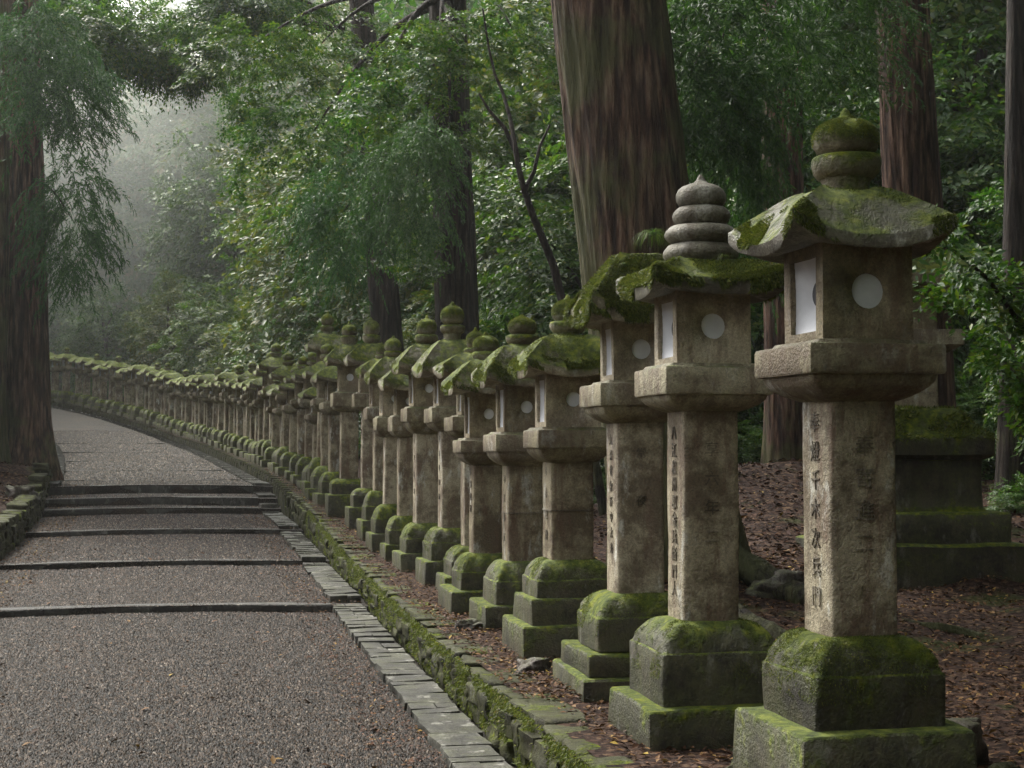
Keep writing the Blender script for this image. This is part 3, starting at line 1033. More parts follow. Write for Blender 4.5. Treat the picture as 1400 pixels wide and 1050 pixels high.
    V = V + np.array([L.get('roff', 0), 0, 0]) * np.clip((V[:, 2:3] - L['btop'] + .03) / .05, 0, 1)
    roof = obj('roof', mesh_of('roof', V, F, M['stone_roof_bare' if seed < 3 else 'stone_roof'], 42), root)
    if moss:
        mv, mf = moss_on(V, F, int(moss * 2.2 * L.get('rmoss', 1.0)), sd + 5, .0085, L.get('hang', .03) * .45, thr=L.get('mthr', .0), zlo=L['btop'] + .0, edge=Wd)
        tag(obj('moss', mesh_of('moss', mv, mf, M['moss']), roof), kind='stuff')
    # finial: rings and jewel (round)
    z = L['rtop']
    fm = M['stone_finial_bare'] if L.get('bare') else M['stone_finial']
    for (w, a, b) in L.get('rings', []):
        hw = w / 2; h = b - a
        if a > z + .004:      # neck
            V, F = loft([(hw * .72, z - .02), (hw * .66, z + (a - z) * .5), (hw * .74, a + .01)], max(n // 2, 3), sq=0, noise=(.003, 5), seed=sd)
            obj('neck', mesh_of('neck', V, F, fm, 60), root)
        rows = [(hw * .6, a - .004)] + [(hw * (.74 + .26 * math.sin(q * math.pi) ** .6), a + h * q) for q in np.linspace(0.02, .98, 9 if S else 4)] + [(hw * .5, b + .002)]
        if not L.get('bare'):
            rows = [(hw * .5, a - .004)] + [(hw * rr_, a + h * q) for rr_, q in ((.66, 0), (.84, .12), (.95, .32), (1, .58), (1, .8), (.96, .93), (.86, 1))] + [(hw * .5, b + .006)]
        V, F = loft(rows, max(n // 2, 3) + (3 if S else 0), sq=0, noise=(.006, 6), seed=sd + 21)
        ro = obj('finial_ring', mesh_of('finial_ring', V, F, fm, 60), root)
        z = b
    if L.get('jewel'):
        w, a, b, tip = L['jewel']
        hw = w / 2
        rows = [(hw * .6, a - .01)]
        for rr_, q in ((.74, 0), (.9, .1), (.985, .26), (1, .42), (.97, .58), (.88, .73), (.72, .85), (.5, .94), (.3, 1.0)):
            rows.append((hw * rr_, a + (b - a) * q))
        rows += [(hw * .17, b + (tip - b) * .35), (hw * .12, b + (tip - b) * .7), (.004, tip)]
        V, F = loft(rows, max(n // 2, 3) + (3 if S else 0), sq=0, noise=(.005, 7), seed=sd + 31)
        j = obj('finial_jewel', mesh_of('finial_jewel', V, F, fm, 70), root)
        if moss and not L.get('bare'):
            mv, mf = moss_on(V, F, moss, sd + 7, .006, .003, thr=-.55)
            tag(obj('moss', mesh_of('moss', mv, mf, M['moss']), j), kind='stuff')
    return root

YAW = 11.5
lanterns = []

def from_px(cx, Y, base, px, widths, **kw):
    """turn the measured picture heights of one lantern into metres"""
    z = lambda py, dy=0: W(cx, py, Y + dy)[1] - base
    L = dict(kw)
    L['post'], L['plat'], L['box'], L['roof'] = widths[:4]
    ny = -.22
    L['btop'] = z(px['box'][0], -.15); L['pltop'] = z(px['plat'][0], ny); L['pbot'] = z(px['plat'][1], ny)
    L['ptop'] = z(px['post'][0], -.1); L['mould'] = z(px['post'][1], -.1)
    ys = px['tiers']                    # top y of each tier from top one downwards; widths likewise
    tw = widths[4]
    tops = [z(v, -.3 - .05 * i) for i, v in enumerate(ys)]
    bots = tops[1:] + [0.0]
    L['tiers'] = [(w, b, t) for w, b, t in zip(tw, bots, tops)][::-1]
    L['rtop'] = z(px['rtop'])
    L['rings'] = [(w, z(b), z(t)) for (w, t, b) in px.get('rings', [])]
    if 'jewel' in px:
        w, t, b, tip = px['jewel']
        L['jewel'] = (w, z(b), z(t), z(tip))
    return L

near = [
 # cx, Y, base z, pixel heights, widths (post, plat, box, roof, tiers from the top one down), extras, label, text
 (1160, 6.1, .30, dict(box=(342, 465), plat=(471, 512), post=(548, 870), tiers=(926, 1004), rtop=264, rings=[(.275, 214, 248)], jewel=(.262, 163, 213, 147)),
  (.28, .57, .375, .67, (.54, .71)), dict(roff=-.035, th=.055, lift=.085, dome=1.0, rtopw=.10, rad=.069, rmoss=1.2, mthr=.12, hang=.03, text=('奉燈千木次兵門', '奉寄進二', .08, .95, .086)),
  'tallest and nearest stone lantern at the right with a fat moss covered ball finial', 16000),
 (960, 7.3, .265, dict(box=(404, 497), plat=(502, 540), post=(562, 850), tiers=(894, 968), rtop=361, rings=[(.36, 334, 361), (.345, 309, 334), (.275, 284, 309)], jewel=(.24, 250, 285, 238)),
  (.275, .52, .36, .66, (.57, .74)), dict(bare=1, th=.075, lift=.06, dome=.3, rtopw=.17, rad=.060, rmoss=2.0, mthr=-.25, hang=.05, text=('八江和州郡金兵衛門人', '享六年二', .1, .93, .074)),
  'second lantern from the right with three bare stacked rings under a pointed bare finial', 15000),
 (868, 8.6, .26, dict(box=(442, 518), plat=(524, 555), post=(578, 812), tiers=(846, 894, 926), rtop=352),
  (.27, .52, .32, .64, (.55, .70, .80)), dict(bare=0, th=.10, lift=.05, dome=.4, rtopw=.13, rad=.055, rmoss=2.4, mthr=-.6, hang=.06, text=('大奈良會所中太夫', '常夜', .2, .93, .062)),
  'lantern without a finial behind the three-ringed one, its roof shaggy with moss', 15000),
 (776, 10.0, .31, dict(box=(514, 585), plat=(588, 613), post=(632, 765), tiers=(794, 820, 857), rtop=461, rings=[(.24, 440, 456)], jewel=(.2, 410, 439, 403)),
  (.28, .50, .36, .58, (.51, .61, .75)), dict(th=.06, lift=.065, dome=1.0, rtopw=.12, rad=.048, rmoss=1.3, mthr=-.1, groove=.5, text=('奉春夜燈', None, .08, .95, .07)),
  'short three-tiered lantern left of the shaggy roofed one', 11000),
 (714, 11.3, .315, dict(box=(528, 590), plat=(594, 618), post=(637, 767), tiers=(795, 828), rtop=474, rings=[(.25, 458, 472)], jewel=(.215, 434, 457, 430)),
  (.26, .49, .33, .57, (.5, .68)), dict(th=.06, lift=.065, dome=1.0, rtopw=.11, rad=.045, rmoss=1.3, groove=.5, text=('奉燈御前', None, .08, .9, .065)),
  'short lantern with a grooved post, fifth from the right', 8000),
 (664, 12.2, .34, dict(box=(538, 595), plat=(602, 619), post=(635, 757), tiers=(783, 809), rtop=494, rings=[(.23, 481, 493)], jewel=(.215, 459, 481, 453)),
  (.235, .46, .30, .55, (.48, .66)), dict(th=.055, lift=.065, dome=1.0, rtopw=.10, rad=.042, rmoss=1.3, text=('奉寄進前', None, .4, .95, .06)),
  'smaller lantern with a small pointed finial, sixth from the right', 8000),
 (650, 13.3, .36, dict(box=(516, 567), plat=(570, 590), post=(600, 747), tiers=(768, 790), rtop=484, rings=[(.2, 476, 484)], jewel=(.17, 453, 476, 447)),
  (.23, .48, .29, .58, (.5, .62)), dict(th=.055, lift=.065, dome=1.0, rtopw=.10, rad=.042, rmoss=1.0),
  'slim lantern with a whitish post squeezed behind the sixth lantern', 5000),
 (618, 14.1, .39, dict(box=(515, 556), plat=(558, 578), post=(590, 722), tiers=(743, 768), rtop=466, rings=[(.235, 445, 457)], jewel=(.215, 418, 443, 412)),
  (.23, .46, .30, .58, (.47, .6)), dict(th=.055, lift=.065, dome=1.0, rtopw=.10, rad=.042, rmoss=.8, text=('奉寄進御前', None, .2, .95, .055)),
  'tall lantern whose dark green ball finial stands highest in the middle of the row', 5000),
 (583, 15.3, .43, dict(box=(510, 556), plat=(558, 577), post=(593, 716), tiers=(737, 757), rtop=472, rings=[(.225, 458, 470)], jewel=(.205, 436, 457, 431)),
  (.24, .46, .31, .58, (.48, .6)), dict(th=.055, lift=.065, dome=1.0, rtopw=.10, rad=.044, rmoss=.9, text=('奉燈籠寄', None, .2, .95, .055)),
  'tall lantern with a bright green ball finial left of the highest finial', 4000),
 (557, 16.2, .46, dict(box=(533, 567), plat=(570, 590), post=(598, 706), tiers=(725, 746), rtop=503, rings=[(.17, 497, 503)], jewel=(.15, 482, 497, 478)),
  (.2, .38, .26, .5, (.42, .52)), dict(th=.06, lift=.065, dome=1.0, rtopw=.09, rad=.038, rmoss=1),
  'low lantern with a pale streaked post under the bright green finial lantern', 3000),
 (537, 17.1, .49, dict(box=(524, 568), plat=(571, 589), post=(598, 690), tiers=(710, 730), rtop=489, rings=[(.2, 480, 488)], jewel=(.19, 463, 480, 459)),
  (.2, .40, .27, .52, (.44, .54)), dict(th=.06, lift=.065, dome=1.0, rtopw=.09, rad=.038, rmoss=1),
  'lantern with a grey egg shaped finial right of the pair of tall lanterns', 3000),
 (522, 18.2, .55, dict(box=(516, 555), plat=(558, 574), post=(584, 671), tiers=(693, 712), rtop=492, rings=[(.17, 485, 491)], jewel=(.15, 472, 485, 468)),
  (.2, .40, .27, .5, (.42, .54)), dict(th=.06, lift=.065, dome=1.0, rtopw=.09, rad=.038, rmoss=1),
  'low mossy roofed lantern tucked against the right hand one of the tall pair', 3000),
 (507, 19.5, .63, dict(box=(499, 536), plat=(538, 557), post=(562, 668), tiers=(677, 694), rtop=471, rings=[(.23, 458, 469)], jewel=(.22, 438, 457, 434)),
  (.24, .46, .30, .58, (.48, .6)), dict(th=.055, lift=.065, dome=1.0, rtopw=.1, rad=.045, rmoss=.8, text=('奉寄進燈', None, .2, .95, .055)),
  'right hand one of the tall pair with dark finials', 2500),
 (477, 21.0, .73, dict(box=(499, 535), plat=(537, 556), post=(563, 655), tiers=(661, 676), rtop=472, rings=[(.24, 459, 470)], jewel=(.225, 444, 459, 439)),
  (.24, .48, .30, .58, (.5, .62)), dict(th=.055, lift=.065, dome=1.0, rtopw=.1, rad=.05, rmoss=.8),
  'left hand one of the tall pair with dark finials', 2500),
]
for k, (cx, Y, base, px, wd, ex, label, ms) in enumerate(near):
    L = from_px(cx, Y, base, px, wd, **ex)
    if k > 2: L['roof'] *= 1.13
    x, _ = W(cx, 615, Y)
    # the measured column is the centre of the lantern
    o = build_lantern(L, x, Y, base, YAW + random.uniform(-1.5, 1.5), k + 1, n=10 if k < 3 else 8, moss=ms)
    tag(o, label, 'stone lantern', 'stone lanterns in a row along the path')
    lanterns.append(o)

# prototypes for the rest of the row
def generic(h, wide, tall_post, seed, three=False):
    f = h / 2.4
    L = dict(post=.23 * wide, plat=.47 * wide, box=.30 * wide, roof=.68 * wide, th=.055 * f, lift=.06, dome=1.0, rtopw=.10, rad=.045)
    m = .50 * f; pt = m + (.86 + tall_post) * f
    L['mould'] = m; L['ptop'] = pt; L['pbot'] = pt + .08 * f; L['pltop'] = pt + .18 * f
    L['btop'] = pt + .50 * f; L['rtop'] = pt + .74 * f
    L['tiers'] = [(.66 * wide, 0, .18 * f), (.50 * wide, .18 * f, .36 * f)]
    z = L['rtop']
    L['rings'] = [(.22 * wide, z + .03, z + .11 * f)]
    L['jewel'] = (.21 * wide, z + .12 * f, z + .27 * f, z + .31 * f)
    return L
FARP = generic(2.15, 1.0, -.02, 6); FARP['rings'] = []; FARP.pop('jewel'); FARP['roof'] = .74
FARP2 = generic(2.2, 1.05, -.02, 7); FARP2['roof'] = .74
protos = [generic(2.45, 1.0, .0, 1), generic(2.3, 1.05, -.04, 2), generic(2.6, .95, .05, 3), generic(2.2, 1.08, -.06, 4), generic(2.5, 1.1, .0, 5), FARP, FARP2]
proto_obj = {}
ORD = ['first', 'second', 'third', 'fourth', 'fifth', 'sixth', 'seventh', 'eighth', 'ninth', 'tenth', 'eleventh', 'twelfth', 'thirteenth', 'fourteenth', 'fifteenth', 'sixteenth', 'seventeenth', 'eighteenth', 'nineteenth', 'twentieth']
u = 22.6; cnt = 0
FARL = 'small moss capped stone lantern packed in the far hazy stretch where the row bends left'
while u < 66:
    d = .92 + random.uniform(-.05, .05)
    x, y = UD(u, d)
    z = float(ZL(u)) + .0
    pk = cnt % 5 if cnt < 5 else random.randrange(5)
    if u > 33: pk = 5 if random.random() < .72 else 6
    if pk not in proto_obj:
        o = build_lantern(protos[pk], float(x), float(y), z, 0, 40 + pk, n=6, moss=0)
        proto_obj[pk] = o
    else:
        o = copy_tree(proto_obj[pk])
    o.location = (float(x), float(y), z - .02)
    o.rotation_euler = (random.uniform(-.02, .02), random.uniform(-.02, .02), frame_at(u) + random.uniform(-.06, .06))
    s = random.uniform(.9, 1.08) if u < 33 else random.uniform(.97, 1.03)
    o.scale = (s, s, s * random.uniform(.93, 1.08))
    if cnt < 18:
        lab = ORD[cnt] + ' lantern up the row past the tall dark finialed pair'
    else:
        lab = FARL
    tag(o, lab, 'stone lantern', 'stone lanterns in a row along the path' if cnt < 18 else 'far lanterns in the bend of the row')
    # a second rank stands behind in the far bend
    if False:
        o2 = copy_tree(proto_obj[random.choice(list(proto_obj))])
        x2, y2 = UD(u + .4, d + 1.15)
        o2.location = (float(x2), float(y2), z + .05)
        o2.rotation_euler = (0, 0, frame_at(u))
        s = random.uniform(.98, 1.12); o2.scale = (s, s, s)
        tag(o2, FARL, 'stone lantern', 'far lanterns in the bend of the row')
    u += (random.uniform(.92, 1.12) if u < 30 else random.uniform(.80, .90)) / arc_scale(u); cnt += 1

# the big old lantern standing back at the right
Lr = dict(post=.52, plat=.95, box=.55, roof=1.2, th=.13, lift=.08, dome=.5, rtopw=.18, rad=.1, mould=1.55, ptop=2.15, pbot=2.25, pltop=2.38, btop=2.75, rtop=3.1,
          rings=[(.36, 3.13, 3.22)], jewel=(.34, 3.24, 3.45, 3.52))
def rear_lantern():
    Y = 13.4
    xr, _ = W(1243, 700, Y)
    zb = .48
    root = bpy.data.objects.new('stone_lantern', None); C.objects.link(root)
    root.location = (xr, Y, zb); root.rotation_euler = (0, 0, R(6))
    zz = lambda py, dy=0: W(1243, py, Y + dy)[1] - zb
    def part(nm, rows, mat, seed, bev=.03, sq=None, n=10, amp=.018):
        V, F = loft(rows, n, sq=sq, noise=(amp, 2.6), seed=seed, bev=bev)
        return obj(nm, mesh_of(nm, V, F, mat, 45), root), V, F
    a, b = zz(745, -.8), zz(702, -.7)
    part('plinth', dens_rows([(.80, -.2), (.79, a - .02), (.76, a), (.3, a + .01)], 2), M['stone_base'], 71)
    part('plinth', dens_rows([(.65, a - .02), (.64, b - .02), (.62, b), (.3, b + .01)], 2), M['stone_base'], 72)
    c1 = zz(628, -.5)
    part('plinth', dens_rows([(.50, b), (.47, b + .05), (.47, c1), (.3, c1 + .01)], 3), M['stone_base'], 73)
    c2 = zz(600, -.5); c3 = zz(566, -.3)
    rows = [(.4, c1 - .01), (.50, c1), (.56, c1 + .04), (.57, c2), (.55, c2 + .03), (.47, c2 + .09), (.38, c3), (.33, c3 + .05), (.2, c3 + .06)]
    o, V, F = part('moulded_cap', dens_rows(rows, 2), M['stone_base'], 74, bev=.06)
    mv, mf = moss_on(V, F, 9000, 77, .03, .05, thr=-.2, zlo=c2 - .02)
    tag(obj('moss', mesh_of('moss', mv, mf, M['moss']), o), kind='stuff')
    ptop = zz(490); 
    part('post', dens_rows([(.21, c3), (.21, ptop)], 6), M['stone_post'], 75, amp=.01)
    q = zz(462)
    part('platform', [(.22, ptop - .01), (.36, ptop + .09), (.38, ptop + .1), (.38, q + .05), (.2, q + .06)], M['stone_plat'], 76)
    bt = zz(392)
    part('firebox', dens_rows([(.2, q + .05), (.2, bt + .02)], 4), M['stone_box'], 78, amp=.006)
    V, F = roof_geo(.44, .18, bt + .01, bt - .01, .09, zz(330), .1, .08, 12, 5, .5, .015)
    obj('roof', mesh_of('roof', V, F, M['stone_roof'], 60), root)
    tag(root, 'big old mossy lantern on a wide stepped pedestal set back behind the nearest lantern', 'stone lantern')
rear_lantern()

# ---------------------------------------------------------------- trees
def tube(pts, rad, seg=12, seed=0, ridge=.0, rk=9, flare=None, cap=True):
    pts = np.asarray(pts, float); rad = np.asarray(rad, float)
    T = np.gradient(pts, axis=0)
    T /= np.linalg.norm(T, axis=1, keepdims=True)
    up = np.array([0, 1., 0]) if abs(T[0, 1]) < .9 else np.array([1., 0, 0])
    a = np.cross(T, up); a /= np.linalg.norm(a, axis=1, keepdims=True)
    b = np.cross(T, a)
    th = np.linspace(0, 2 * math.pi, seg, endpoint=False)
    cs, sn = np.cos(th), np.sin(th)
    V = pts[:, None, :] + (a[:, None, :] * cs[None, :, None] + b[:, None, :] * sn[None, :, None]) * rad[:, None, None]
    if ridge:
        zz = np.repeat(pts[:, 2][:, None], seg, 1)
        P = np.stack([np.broadcast_to(cs * rk, zz.shape) + .4 * np.sin(zz * .8)[..., ], np.broadcast_to(sn * rk, zz.shape), zz * 1.0], -1).reshape(-1, 3)
        nz = (1 - np.abs(vn(P, seed)) * 2.0) * .6 + .5 * vn(P * np.array([2.3, 2.3, 1.6]), seed + 1)
        nz2 = vn(np.stack([np.broadcast_to(cs * 1.3, zz.shape), np.broadcast_to(sn * 1.3, zz.shape), zz * .3], -1).reshape(-1, 3), seed + 5)
        k = 1 + ridge * nz.reshape(zz.shape) + .06 * nz2.reshape(zz.shape)
        if flare is not None:
            z0, h, amt, lob = flare
            q = np.clip(1 - (zz - z0) / h, 0, 1) ** 2
            k = k + q * amt * (.65 + .35 * np.cos(lob * th + seed)[None, :] + .25 * np.cos((lob + 2) * th + 2 * seed)[None, :])
        V = pts[:, None, :] + (V - pts[:, None, :]) * k[:, :, None]
    n = len(pts)
    V = V.reshape(-1, 3)
    i = np.arange(n * seg).reshape(n, seg)
    F = np.stack([i[:-1], np.roll(i[:-1], -1, 1), np.roll(i[1:], -1, 1), i[1:]], -1).reshape(-1, 4)
    f = [F]
    if cap: f += [i[-1][None, :]]
    return V, f

def leaf_quads(c, fwd, nrm, ln, wd):
    """folded leaf: base c, direction fwd, normal nrm"""
    side = np.cross(fwd, nrm)
    side /= np.maximum(np.linalg.norm(side, axis=1, keepdims=True), 1e-6)
    n = len(c)
    mid = c + fwd * ln * .45
    V = np.stack([c, mid + side * wd * .5 + nrm * wd * .12, c + fwd * ln - nrm * ln * .12, mid - side * wd * .5 + nrm * wd * .12], 1).reshape(-1, 3)
    i = np.arange(n)[:, None] * 4
    F = np.concatenate([i + [0, 1, 2], i + [0, 2, 3]])
    return V, F

def unit(v): return v / np.maximum(np.linalg.norm(v, axis=-1, keepdims=True), 1e-6)

def broad_crown(seed, centers, outward, per, leaf=.09, fan=.42, r=None, droop=.25):
    """leafy sprays: each centre carries a fan of twigs with leaves on both sides"""
    r = np.random.default_rng(seed)
    n = len(centers)
    tw = 7
    pl = per // tw
    upv = np.array([0, 0, 1.])
    fw = unit(outward + r.normal(0, .35, (n, 3)) - upv * droop)
    nr = unit(upv * .9 + outward * .45 + r.normal(0, .28, (n, 3)))
    sd = unit(np.cross(fw, nr))
    k = np.repeat(np.arange(n), tw * pl)
    a = np.tile(np.repeat(np.linspace(-1.1, 1.1, tw), pl), n) + r.normal(0, .1, n * tw * pl)
    q = np.tile(np.tile((np.arange(pl) + .5) / pl, tw), n)
    dirn = unit(fw[k] * np.cos(a)[:, None] + sd[k] * np.sin(a)[:, None])
    L = fan * r.uniform(.6, 1.2, n)[k] * (1 - .25 * np.abs(a))
    pos = centers[k] + dirn * (L * q)[:, None] - upv * (.25 * L * q ** 2)[:, None] + r.normal(0, .02, (len(k), 3))
    alt = np.where(np.arange(len(k)) % 2, 1., -1.)
    lf = unit(dirn + np.cross(dirn, nr[k]) * alt[:, None] * .9 + r.normal(0, .25, (len(k), 3)) - upv * .15)
    ln = unit(nr[k] + r.normal(0, .38, (len(k), 3)))
    s = leaf * r.uniform(.7, 1.25, (len(k), 1))
    return leaf_quads(pos, lf, ln, s, s * .5)

def cedar_spray(seed, centers, outward, L0=.55, fine=1.0):
    """drooping feathery cedar foliage"""
    r = np.random.default_rng(seed)
    n = len(centers)
    sub, nd = 12, 9
    upv = np.array([0, 0, 1.])
    h = unit(outward * np.array([1, 1, .2]) + r.normal(0, .3, (n, 3)))
    k = np.repeat(np.arange(n), sub * nd)
    t = np.tile(np.repeat((np.arange(sub) + .6) / sub, nd), n)
    q = np.tile(np.tile((np.arange(nd) + .3) / nd, sub), n)
    L = (L0 * r.uniform(.6, 1.3, n))[k]
    ax = h[k] * (L * t)[:, None] - upv * (L * .9 * t ** 1.7)[:, None]
    tang = unit(h[k] - upv * (1.5 * t)[:, None])
    sidev = unit(np.cross(tang, upv) + 1e-4)
    sgn = np.tile(np.repeat(np.where(np.arange(sub) % 2, 1., -1.), nd), n)
    rs = np.repeat(r.normal(0, .35, (n * sub, 3)), nd, axis=0)
    sdir = unit(tang * .75 + sidev * sgn[:, None] * .75 + rs - upv * .25)
    sl = L * .42 * (1 - .55 * t)
    pos = centers[k] + ax + sdir * (sl * q)[:, None] - upv * (sl * .3 * q ** 2)[:, None]
    nrm = unit(upv + r.normal(0, .5, (len(k), 3)))
    alt = np.where(np.arange(len(k)) % 2, 1., -1.)
    nd_dir = unit(sdir + np.cross(sdir, nrm) * alt[:, None] * .55 + r.normal(0, .2, (len(k), 3)) - upv * .2)
    ln = .10 * fine * r.uniform(.6, 1.3, (len(k), 1))
    w = unit(np.cross(nd_dir, r.normal(0, 1, (len(k), 3)))) * ln * .13
    V = np.stack([pos - w, pos + w, pos + nd_dir * ln], 1).reshape(-1, 3)
    return V, np.arange(len(k) * 3).reshape(-1, 3)

def shell_points(r, n, rx, ry, rz, lump=.7, inner=.35, thr=-.25, seed=0, zmin=-1):
    out = []
    while sum(len(o) for o in out) < n:
        p = unit(r.normal(0, 1, (n * 2, 3)))
        rad = r.uniform(inner ** 2, 1, (n * 2, 1)) ** .5
        k = 1 + .28 * vn(p * 2.2 + seed, seed)[:, None]
        q = p * rad * k
        ok = (fbm(q * 3.0 + seed * 3, seed, 2) > thr) & (q[:, 2] > zmin)
        out.append(q[ok])
    q = np.concatenate(out)[:n]
    return q * np.array([rx, ry, rz]), unit(q * np.array([1 / rx, 1 / ry, 1 / rz]))

CROWNS = {}
def make_crowns():
    r = np.random.default_rng(21)
    # upright bushy crown, radius ~2, height ~5 (base at z 0)
    for i in range(3):
        c, o = shell_points(r, 520, 2.1, 2.1, 2.9, seed=31 + i)
        c[:, 2] += 2.6
        V, F = broad_crown(50 + i, c, o, 63, .115, .55)
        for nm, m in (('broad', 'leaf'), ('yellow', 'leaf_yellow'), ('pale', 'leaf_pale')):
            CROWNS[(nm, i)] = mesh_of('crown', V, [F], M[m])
    # wide spreading roof of leaves
    for i in range(2):
        c, o = shell_points(r, 300, 3.0, 2.2, 1.1, seed=61 + i, thr=-.05, inner=.1)
        V, F = broad_crown(70 + i, c, o, 63, .14, .75, droop=.4)
        CROWNS[('canopy', i)] = mesh_of('crown', V, [F], M['leaf'])
    for i in range(2):
        c, o = shell_points(r, 230, 1.35, 1.2, 1.5, seed=81 + i, inner=.2)
        V, F = cedar_spray(90 + i, c, o, .7)
        CROWNS[('cedar', i)] = mesh_of('crown', V, [F], M['cedar'])
    # open layered sprays of a single bough
    for i in range(3):
        c = np.stack([r.uniform(-1.5, 1.5, 85), r.uniform(-.7, .7, 85), np.round(r.uniform(-.6, .6, 85) / .3) * .3 + r.normal(0, .05, 85)], -1)
        c[:, 2] -= .22 * np.abs(c[:, 0]) ** 1.5
        o = unit(np.stack([np.sign(c[:, 0]) * (.4 + np.abs(c[:, 0])), r.normal(0, .5, 85), -.1 + 0 * c[:, 0]], -1))
        V, F = broad_crown(170 + i, c, o, 56, .095, .42, droop=.3)
        CROWNS[('spray', i)] = mesh_of('crown', V, [F], M['leaf'])
    # high crown of a big cedar: coarse sprays
    c, o = shell_points(r, 480, 3.2, 3.2, 6.0, seed=99, inner=.1, thr=-.5)
    c[:, 2] += 6
    V, F = cedar_spray(95, c, o, 1.9, 3.6)
    CROWNS[('high', 0)] = mesh_of('crown', V, [F], M['cedar'])
make_crowns()

def thin_trunk(seed, h, r0, lean=.3, mat='bark_dark'):
    r = np.random.default_rng(seed)
    t = np.linspace(0, 1, 14)
    ph = r.uniform(0, 6, 2)
    pts = np.stack([lean * t * math.cos(ph[0]) + .12 * np.sin(t * 5 + ph[1]), lean * t * math.sin(ph[0]) + .12 * np.cos(t * 4 + ph[1]), t * h - .3], -1)
    V, F = tube(pts, r0 * (1 - .75 * t), 8, seed, .1, 3)
    Vs, Fq, off = [V], [F[0]], len(V)
    for k in range(6):
        i0 = 4 + k
        a = r.uniform(0, 6.28); l = h * r.uniform(.18, .35)
        tt = np.linspace(0, 1, 6)
        bp = pts[i0] + np.stack([np.cos(a) * l * tt, np.sin(a) * l * tt, l * .7 * tt ** .8], -1)
        v, f = tube(bp, r0 * .35 * (1 - .8 * tt), 5, seed + k, cap=False)
        Vs.append(v); Fq.append(f[0] + off); off += len(v)
    return mesh_of('trunk', np.concatenate(Vs), [np.concatenate(Fq)], M[mat], 180)
TRUNKS = [thin_trunk(3 + i, 5.0, .13) for i in range(4)]

def tree(name, x, y, z, crown, s, rz, label, group=None, cat='tree', trunk=True, sz=None, cz=.0):
    root = obj(name, None, None, (x, y, z), (0, 0, 0))
    if trunk:
        obj('trunk', random.choice(TRUNKS), root, (0, 0, 0), (0, 0, rz), (s, s, s * .95))
    obj('crown', CROWNS[crown], root, (0, 0, cz), (0, 0, rz), (s, s, (sz or s)))
    tag(root, label, cat, group)
    return root

FW = 'bushy broadleaf tree in the dense green wall behind the row of lanterns'
HZ = 'pale hazy tree closing the view beyond the bend of the path'
LB = 'leafy tree in the dark thicket on the bank left of the path'
RB = 'dark leafy tree deep in the wood behind the nearest lanterns'
def put(d, u, kind, s, sz=None, dz=-.2, lab=FW, grp='broadleaf trees behind the lantern row', name='broadleaf_tree'):
    x, y = UD(u, d)
    x, y = float(x), float(y)
    z = float(GR(np.array([u]), np.array([d]), fine=False)[0])
    i = random.randrange(3)
    return tree(name, x, y, z + dz, (kind, i), s, random.uniform(0, 6.28), lab, grp, sz=sz)

# wall of foliage right behind the row
random.seed(5)
for u, d, s in [(25.5, 4.6, .72), (28.5, 4.0, .72), (31.5, 4.1, .8), (34.5, 3.9, .8), (38, 4.1, .85), (41.5, 4.0, .85), (45, 4.2, .9), (49, 4.3, .9), (53, 4.5, .95), (57, 4.6, 1.), (60.5, 4.8, 1.), (63.5, 5.0, 1.)]:
    put(d, u, 'broad' if random.random() < .8 else 'yellow', s, sz=s * .95)
for u, d, s in [(24, 8.2, 1.2), (27.5, 7.6, 1.25), (31.5, 7.4, 1.3), (36, 7.6, 1.4), (41, 8, 1.5), (46, 8.2, 1.6), (51.5, 8.6, 1.7), (57, 9, 1.8), (62, 9.5, 1.9), (66, 10, 2.0)]:
    put(d, u, 'broad', s, sz=s * 1.25)
for u, d, s in [(26, 13, 2.0), (31, 12.5, 2.1), (37, 13, 2.2), (43, 13.5, 2.3), (50, 14, 2.4), (57, 15, 2.5), (64, 16, 2.6)]:
    put(d, u, 'broad', s, sz=s * 1.4)
for u, d, s in [(31.5, 5.6, 1.35), (35, 5.0, 1.5), (39, 5.2, 1.7), (43.5, 5.0, 1.7), (28, 6.2, 1.3)]:
    put(d, u, 'yellow' if s > 1.4 else 'broad', s, sz=s * 1.15, lab='taller yellow green tree rising over the dense wall behind the far lanterns', grp='yellow green trees behind the far lanterns')
# wood behind the near lanterns
for x, y, s, k in [(1.2, 25, 1.0, 'broad'), (3.9, 25.5, 1.1, 'broad'), (6.6, 26, 1.15, 'broad'), (9.2, 26, 1.2, 'broad'), (2.2, 31, 1.7, 'yellow'), (5.8, 32, 1.8, 'broad'), (9.5, 32, 1.8, 'yellow'), (13, 33, 1.9, 'broad'),
                   (0.6, 40, 2.4, 'broad'), (5.6, 41, 2.5, 'broad'), (10.8, 41, 2.5, 'broad'), (16, 42, 2.6, 'broad'), (8.2, 21.5, .8, 'broad'), (6.9, 19.2, .45, 'broad')]:
    tree('broadleaf_tree', x, y, ground_at(x, y) - .2, (k, random.randrange(3)), s, random.uniform(0, 6), RB, 'dark trees behind the near lanterns', sz=s * 1.15)
# the same wood continued unseen round the camera, added to block sky light
for x, y, s in [(6.5, 3, 1.9), (8.5, 9.5, 1.9), (11.5, 15, 2.2), (6, -4, 2.2), (10, -9, 3.0), (6, -18, 3.6), (1.5, -9, 2.4), (-4, -18, 3.2)]:
    tree('broadleaf_tree', x, y, ground_at(x, y) - .2, ('broad', random.randrange(3)), s, random.uniform(0, 6), 'tree of the same wood added outside the picture beside or behind the viewer', 'trees around the viewer', sz=s * 1.3)
